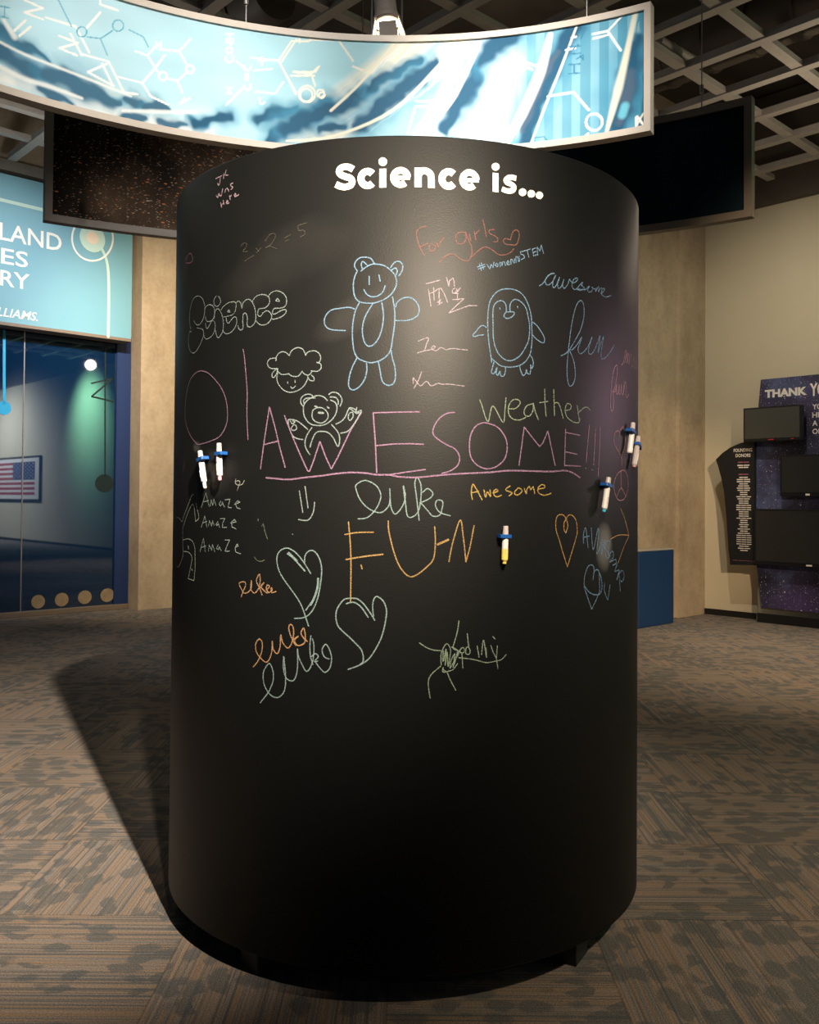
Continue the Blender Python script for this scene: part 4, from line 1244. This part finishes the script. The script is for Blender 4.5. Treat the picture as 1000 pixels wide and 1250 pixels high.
chalk('chalk_drawing', 'long wavy pink underline', PINK, 3.0, (0, 0), 1, [
    '325.2,583.2 337,584.3 353,585.3 374,582.7 393,580.8 409,578.4 428,576.8 447,577.6 459,579.5 475,579.7 488,582.1 509,582.8 530,580.8 552,578.9 576,577.6 600,576.4 621,574.5 647,575 672,575.6 689,574.5 699,577.3 707.7,583'])
chalk('chalk_writing', 'weather in green chalk', (185, 212, 180), 2.0, (570, 475), 5.882, [
    '92,78 104,110 150,235 185,120 258,240 272,150 280,62', '300,140 345,140 380,105 370,78 330,78 300,120 300,180 330,215 375,222 420,205', '470,105 430,120 410,160 420,190 450,192 475,150 475,100 490,160 512,218',
    '558,0 560,100 568,195', '520,98 580,88', '622,5 628,190', '628,100 655,100 675,150 690,210', '700,155 740,145 745,115 720,105 705,140 715,195 760,235 800,240 810,215', '790,120 800,180 805,225', '795,175 830,140 860,130 882,150'])
chalk('chalk_writing', 'big pink O at the left edge', PINK, 2.0, (215, 420), 6.945, ['180,845 140,800 100,720 80,620 80,520 95,400 125,300 170,245 220,228 280,250 340,310 390,380 425,470 438,570 430,680 375,780 300,820 215,848 175,850'])
chalk('chalk_writing', 'tall pink I stroke', PINK, 2.1, (215, 420), 6.945, ['570,45 580,100 590,200 605,400 603,600 612,810'])
chalk('chalk_writing', 'tiny pink squiggle beside the left chalk holders', (170, 120, 130), 1.4, (215, 420), 6.945, ['60,1090 65,1040 75,990 80,1020 60,1085'], cover=1.0)
chalk('chalk_writing', 'small white loop below the left chalk holders', (225, 235, 220), 1.6, (215, 420), 6.945, ['510,1145 505,1175 525,1195 545,1180 535,1158 510,1165', '530,1195 560,1190 580,1158', '535,1195 520,1240'])
chalk('chalk_drawing', 'smiling sheep head with curly wool', MINT, 1.9, (320, 415), 7.69, [
    '100,270 65,255 52,215 75,178 130,172 132,195', '132,195 140,150 175,115 220,115 258,148', '258,148 280,100 335,72 385,90 412,145', '412,145 430,115 490,102 535,125 552,170 540,205 515,212', '515,212 550,225 555,265 520,295 462,290',
    '100,270 150,270', '140,265 155,300 190,325 255,318', '255,320 285,340 340,340 378,295', '378,295 400,320 440,330 475,290', '135,275 100,310 97,345 115,350 140,315 150,270', '440,330 430,345 450,378 485,382 488,355 465,330',
    '148,310 140,370 165,430 210,475 270,492 335,475 395,430 432,360', '241,393 243,408', '311,378 312,400', '270,440 290,453 315,432'])
chalk('chalk_drawing', 'small bear with raised paws sitting in the W', MINT, 2.1, (320, 415), 7.69, [
    '390,625 365,590 370,545 405,515 450,510 475,525', '400,600 390,575 410,550 450,545 500,545', '615,570 580,535 530,522 480,535 430,565 395,610 390,670 405,730 450,785 520,803 590,795 650,755 690,700 705,640 690,590 645,565',
    '628,512 660,492 710,500 745,540 750,580 735,620', '640,535 690,540 715,570 715,605', '470,710 480,660 530,635 580,645 618,690 615,740 570,778 515,772 480,745 470,710', ('535,683 575,685', 4), ('497,622 518,630', 3), ('615,630 628,640', 3),
    '430,840 385,800 330,760 270,745 245,750', '245,750 255,820 290,900 340,928 385,935', '300,795 275,830 295,850 325,835 320,805 300,795', '265,760 285,785 310,770 290,760', '470,822 425,890 405,960 415,1020 450,1075',
    '452,1005 475,930 510,870 560,858 620,870 670,920 712,1000 730,940 715,870 655,795', '695,790 750,760 785,715 820,640 860,645 885,660', '740,875 800,860 850,810 900,730 932,660 885,680 890,635', '810,720 820,690 850,680 855,720 830,755 812,740 810,720', '820,640 860,670 890,690 915,680'])
G = ((210, 580), 7.69)
AMZ = (195, 228, 225)
chalk('chalk_writing', 'topmost of three words Amaze', AMZ, 1.7, *G, ['278,305 320,165 352,298', '300,250 345,240', '362,290 370,230 385,285 395,225 415,285', '460,245 445,270 455,290 475,270 472,250 495,298', '500,232 550,225 535,270 530,305 560,305', '590,275 640,255 620,240 600,265 610,305 640,315'], True)
chalk('chalk_writing', 'middle one of three words Amaze', AMZ, 1.7, *G, ['278,490 312,382 330,488', '290,450 330,435', '345,480 355,425 375,480 385,425 400,475', '435,435 415,465 425,475 440,455 450,490', '455,410 500,405 480,450 475,490 515,490', '555,450 605,440 590,415 565,440 565,485 605,505'], True)
chalk('chalk_writing', 'lowest of three words Amaze', AMZ, 1.7, *G, ['265,720 298,592 315,720', '275,680 320,665', '345,710 352,655 375,705 382,650 405,718', '435,655 420,690 440,700 445,670 465,708', '500,610 545,608 520,660 500,715 545,712', '595,680 625,665 615,645 595,680 600,720 645,738'], True)
chalk('chalk_drawing', 'spotted long-necked creature at the left edge', (225, 245, 230), 1.8, *G, [
    '100,440 120,370 155,280 190,190 205,185', '110,480 150,360 190,280 205,285 215,330 225,435', '225,435 255,400 240,320 230,265', '105,490 105,620 105,760 65,860 45,840', '105,610 150,598 190,615 215,670 220,760 220,880 210,990', '210,990 155,970',
    '155,970 170,900 185,820 190,770 160,725 110,715', ('155,668 157,690', 3.5), ('190,883 192,892', 3.5), '40,400 65,400 100,440'], cover=1.0)
chalk('chalk_writing', 'faint wiped marks', (190, 205, 180), 1.4, *G, ['845,480 860,462 875,530 898,600', '775,770 800,798 835,810 872,795', '810,410 812,430', ('1132,555 1136,555', 2)], cover=.5)
chalk('chalk_writing', 'small orange word uke', ORNG, 2.2, (280, 655), 7.69, ['115,565 130,520 155,460 150,430 125,425 95,440 115,490 140,530 180,520 210,480 210,410 205,490 235,530 270,500 290,440 288,355 262,390 260,430 285,480 310,545', '290,480 330,430 300,470 350,525 370,520', '350,500 380,470 360,455 350,490 375,525 405,500 395,480 400,525 440,515'])
chalk('chalk_drawing', 'slanted pale green heart with shaded sides', (182, 226, 226), 2.3, (280, 655), 7.69, [
    '765,345 700,240 640,165 590,125 540,108 490,125 455,170 450,240 470,320 520,410 600,520 660,610 700,700 745,838', '710,240 710,190 735,145 780,130 825,165 855,230 868,310 860,420 835,560 795,670 745,735 690,762 612,768',
    ('548,160 600,200 660,265 710,322', 3), ('560,150 640,228', 3), ('835,395 828,480 800,570 765,640', 4), '770,620 720,690'])
chalk('chalk_writing', 'orange joined-up word luke', ORNG, 2.3, (300, 745), 8.333, ['80,575 130,510 165,420 170,330 140,292 105,340 110,420 150,480 210,528 250,480 270,400 272,310 280,390 320,440 350,380 358,250 375,320 410,370 440,380 475,320 490,230 480,160 455,145 440,180 460,260 490,320 510,355', '480,300 540,262 500,300 520,350 560,355 605,320 605,230 590,180 565,230 590,280 628,315'])
chalk('chalk_writing', 'pale green word luke under the orange one', (182, 220, 222), 2.1, (300, 745), 8.333, ['150,940 190,890 240,820 280,720 280,620 245,540 200,590 180,650 190,750 235,840 300,885 360,870 400,800 408,680 390,470 385,580 410,680 470,718 510,680 530,560 528,390 540,470 580,560 620,620 660,580 690,480 695,350 680,290', '665,260 655,350 660,460 685,550', '670,470 710,440 740,470 700,520 735,515', '715,530 760,590 810,630 860,580 875,480 850,390 815,345 780,400 800,470 850,495'])
chalk('chalk_drawing', 'small smile of two strokes and a curve', (200, 228, 225), 2.0, (350, 575), 4.762, ['75,115 95,240', '108,90 125,215', '163,182 155,240 125,285 70,282'])
chalk('chalk_writing', 'large pale green word luke', (185, 224, 224), 2.1, (350, 575), 4.762, ['415,278 470,270 520,220 548,150 530,95 490,65 450,55 405,80 405,110 430,170 480,220 540,242 580,220 600,180 600,100 605,200 630,250 670,210 690,150 678,85 690,180 705,265 750,255 775,200 782,90 760,38 745,70 755,150 770,285', '775,185 830,160 850,130 820,102 790,125', '780,185 820,230 850,262 890,255 905,210 905,175 875,170 865,200 890,240 950,260'])
chalk('chalk_writing', 'big orange FUN with a dash', (250, 200, 110), 2.3, (400, 625), 5.263, [
    '135,65 150,280 148,575', '112,145 190,132 295,130', ('120,305 240,285 355,272', 2.8), '390,58 395,130 430,270 470,360 520,412 570,405 640,350 680,300 692,200 688,95', ('708,208 775,178', 4), '780,318 800,210 850,52 870,150 888,320', '888,320 915,220 940,88', '215,340 222,365'], cover=.8)
chalk('chalk_drawing', 'curved pale green heart hanging below the F', (185, 224, 224), 2.3, (400, 720), 11.9, ['685,440 630,350 560,250 500,180 430,130 340,122 250,135 190,195 135,290 122,400 150,520 220,600 330,700 430,800 490,870 518,960 515,1040 480,1080', '670,385 655,260 665,160 700,100 750,110 810,165 850,260 855,360 825,540 770,720 680,890 590,1010 470,1090 300,1155', '275,200 340,182 410,190 500,265 590,398'])
chalk('chalk_drawing', 'scribbled green spider with letters', (185, 218, 190), 1.9, (505, 750), 8.333, [
    '60,290 130,335 200,362 275,368', '460,65 445,170 400,330', '275,525 180,610 150,680 155,770 168,850', '340,585 370,660 428,770', '280,510 280,400 320,310 350,305 375,360 370,420 350,530 340,380 320,520 330,350 300,480 300,370', '370,545 380,470 420,400 400,540 445,380 420,360 385,330 440,360 455,400 370,545',
    '300,540 295,580 330,585 300,560', '340,580 400,560 445,500', '440,410 490,340 515,350 510,385 480,390 470,360', '490,390 500,545', '545,195 560,325 575,370 560,405 530,395 535,340 560,330', '460,440 560,450 660,470 740,490 830,475 890,460 940,410', '645,318 665,435', '690,410 710,260 740,440 735,340', '785,315 810,390 840,450 855,550', '850,320 840,450', '805,225 828,250'])
chalk('chalk_writing', 'small yellow word Awesome', YELO, 2.2, (565, 580), 8.333, ['97,245 85,180 100,95 130,130 195,250', '85,180 160,165', '215,150 230,225 250,170 280,220 275,150', '305,180 355,165 340,145 315,165 320,205 350,220 390,205', '480,110 435,150 500,180 470,210', '560,135 530,165 530,195 560,200 600,170 590,140 560,130', '625,135 645,190 650,150 675,115 690,150 715,120 730,190', '770,140 825,130 830,105 800,98 765,130 770,180 830,205 895,185'])
G = ((670, 610), 8.927)
chalk('chalk_drawing', 'long narrow orange heart', (250, 195, 100), 2.0, *G, ['185,360 165,330 165,250 185,205 150,165 100,170 75,230 80,340 110,430 150,570 200,730', '200,730 240,600 290,430 308,350 300,250 270,185 225,165 190,205 205,280 185,360'], cover=1.0)
chalk('chalk_writing', 'smudged blue AWESOME slanting down at the right', BLUE, 1.9, *G, ['375,475 375,380 400,310 425,520', '380,410 440,395', '460,305 480,545 530,320 540,370 520,595 580,430', '575,430 570,600 600,440 620,630 660,600 590,500 660,450 640,600 690,560 700,620 660,680 720,650 730,690 690,715 740,705 715,780 765,770 735,880 755,800', '760,780 775,1000', '770,800 800,770 820,830 800,890 780,880'], cover=1.0)
chalk('chalk_drawing', 'blue heart crossed by a curve', BLUE, 2.2, *G, ['480,870 490,740 455,710 420,740 390,830 385,940 420,1060 465,1190', '465,1190 510,1100 550,1000 550,900 545,790 520,760 490,790', '395,950 440,1010 500,1035 560,1020 578,930 560,820 530,760'])
chalk('chalk_writing', 'blue letter U', BLUE, 1.9, *G, ['605,905 605,1000 640,1095', '640,1095 665,930'])
chalk('chalk_drawing', 'thin orange arrow strokes at the right edge', (250, 195, 110), 1.9, *G, ['780,95 830,230 870,385', '670,430 760,385 870,388', '870,395 820,500 750,690'], cover=1.0)

# heading in heavy rounded-square vinyl letters
mb = MB(); mb.keep = True
HO, HS = (400, 190), 3.7037


def heavy(stroke, wz, smooth=True, cap=False):
    wz *= .93
    q = [on_drum(HO[0] + x / HS, HO[1] + y / HS) for x, y in (pts(stroke) if isinstance(stroke, str) else stroke)]
    q = [(t * CR, z) for t, z in q]
    if smooth and len(q) > 2: q = catmull(q, 6)
    elif len(q) == 2:
        q = [(q[0][0] + (q[1][0] - q[0][0]) * k / 4, q[0][1] + (q[1][1] - q[0][1]) * k / 4) for k in range(5)]
    for poly in ribbon2d(q, wz / HS * 2.44 / F, cap):
        mb.add([drum(x / CR, z, CR + .0012) for x, z in poly], [tuple(range(len(poly)))])


def disc(x, y, r):
    q = [on_drum(HO[0] + (x + r * math.cos(2 * PI * k / 24)) / HS, HO[1] + (y + r * math.sin(2 * PI * k / 24)) / HS) for k in range(24)]
    mb.add([drum(t, z, CR + .0012) for t, z in q], [tuple(range(24))])


def arc(cx, cy, rx, ry, d0, d1, n=14):
    return [(cx + rx * math.cos(math.radians(d0 + (d1 - d0) * k / n)), cy - ry * math.sin(math.radians(d0 + (d1 - d0) * k / n))) for k in range(n + 1)]


heavy('116,63 100,54 80,51 60,57 52,71 60,86 80,95 103,103 112,119 104,135 82,142 60,140 38,130', 32)
heavy(arc(181, 104, 30, 32, 42, 318), 34); heavy('250,60 250,145', 34, False); disc(250, 28, 19.5)
heavy(arc(330, 99, 32, 32, 0, 312), 32); heavy('306,100 373,100', 20, False)
heavy('409,55 409,143', 34, False); heavy('409,108 413,82 432,69 453,74 467,92 469,146', 33)
heavy(arc(547, 106, 30, 33, 42, 318), 34)
heavy(arc(641, 110, 31, 33, 0, 312), 32); heavy('617,111 684,113', 20, False)
heavy('759,79 759,165', 31, False); disc(759, 51, 18)
heavy('852,104 835,99 817,101 806,112 812,123 830,130 842,141 838,155 822,161 803,158 788,150', 27)
disc(881, 166, 17.5); disc(920, 173, 17.5); disc(957, 180, 17)
o = mb.build('heading_letters', M['vinyl'], cb); o['label'] = 'heavy white lettering reading Science is...'

# ------------------------------------------------------------------ chalk holders
def holder(label, top, clip, bot, tip, chalkcol, white=True, tilt=0.0):
    rr = CR + .017
    def pos(p):
        t, z = on_drum(p[0], p[1], rr); return drum(t, z, rr)
    pt, pc, pb = pos(top), pos(clip), pos(bot)
    ax = (pb - pt).normalized()
    h = empty('chalk_holder', pc)
    tag(h, label, 'chalk holder', 'chalk holders stuck to the column')
    L = (pb - pt).length
    R_ = .0086
    th = math.atan2(pc.x - CX, -(pc.y - CY))
    nrm = Vector((math.sin(th), -math.cos(th), 0)); nrm = (nrm - ax * nrm.dot(ax)).normalized()
    side = ax.cross(nrm).normalized()
    cl = (pc - pt).length
    mb = MB(); mb.lathe([(R_ * .78, 0), (R_ * .82, .002), (R_ * .92, cl * .7), (R_ * .9, cl)], pt, ax, 20); mb.build('cap', M['plasticgrey'], h)
    body = M['plastic'] if white else M['plasticgrey']
    mb = MB(); mb.lathe([(R_, cl), (R_, L * .97), (R_ * .8, L)], pt, ax, 20); b_o = mb.build('barrel', body, h)
    if chalkcol:
        tl = (pos(tip) - pb).length if tip else .008
        cm = mat('chalk_stick', chalkcol, .9, noise=.1, nscale=80)
        mb = MB(); mb.lathe([(R_ * .62, 0), (R_ * .6, tl * .85), (R_ * .45, tl)], pb, ax, 16); mb.build('chalk_stick', cm, h)
        if label.startswith('yellow'):
            mb = MB(); mb.lathe([(R_ * 1.03, L * .66), (R_ * 1.03, L * .965), (R_ * .84, L * .999)], pt, ax, 20); mb.build('coloured_sleeve', cm, h)
    mb = MB(); mb.tube([pt + ax * (L * .62) + nrm * (R_ * .96) + side * .002, pt + ax * (L * .84) + nrm * (R_ * .96) + side * .002], .0012, 6)
    mb.build('printed_label', M['plasticgrey'] if white else M['plastic'], h)
    # blue rubber clip: ring round the barrel and a foot on each side against the board
    mb = MB()
    out = []
    for cx_, cy_, a_ in ((.0125, .0068, 0), (-.0125, .0068, 90), (-.0125, -.0115, 180), (.0125, -.0115, 270)):
        for k in range(5):
            t = math.radians(a_ + k * 22.5); out.append((cx_ + .0045 * math.cos(t), cy_ + .0045 * math.sin(t)))
    # waist between the two lobes
    out = [(x, y * (1.0 if abs(x) > .006 or y < 0 else .9)) for x, y in out]
    mb.prism(out, lambda x, y, d: pc + side * x + nrm * y + ax * d, -.0046, .0046)
    mb.build('clip', M['blueclip'], h)
    return h


holder('lower left chalk holder, tilted, glaring white beside the pink O', (244, 550.5), (246.5, 560.5), (249.3, 588.5), (250.6, 596), (.8, .72, .68))
holder('upright chalk holder with pink tip right of the tilted white one', (267.3, 541), (268.8, 553.5), (268.2, 581), (268.6, 586.5), (.75, .35, .48))
holder('yellow chalk holder alone on the middle of the column', (617.5, 642), (616.4, 654.4), (616, 684.5), (615.4, 688.5), (.78, .58, .12))
holder('tilted chalk holder with blue tip left of the peace symbol', (743.3, 583), (741.3, 592.4), (737.8, 621.5), (737, 625), (.05, .45, .62))
holder('upper of two chalk holders at the right edge beside the pink heart', (773, 516.5), (771, 526.9), (768.7, 553.5), None, None)
holder('lower pinkish chalk holder overlapping the right edge of the column', (779.4, 533), (778.4, 544.3), (774.5, 568.5), (774.3, 571), (.5, .28, .30), False)
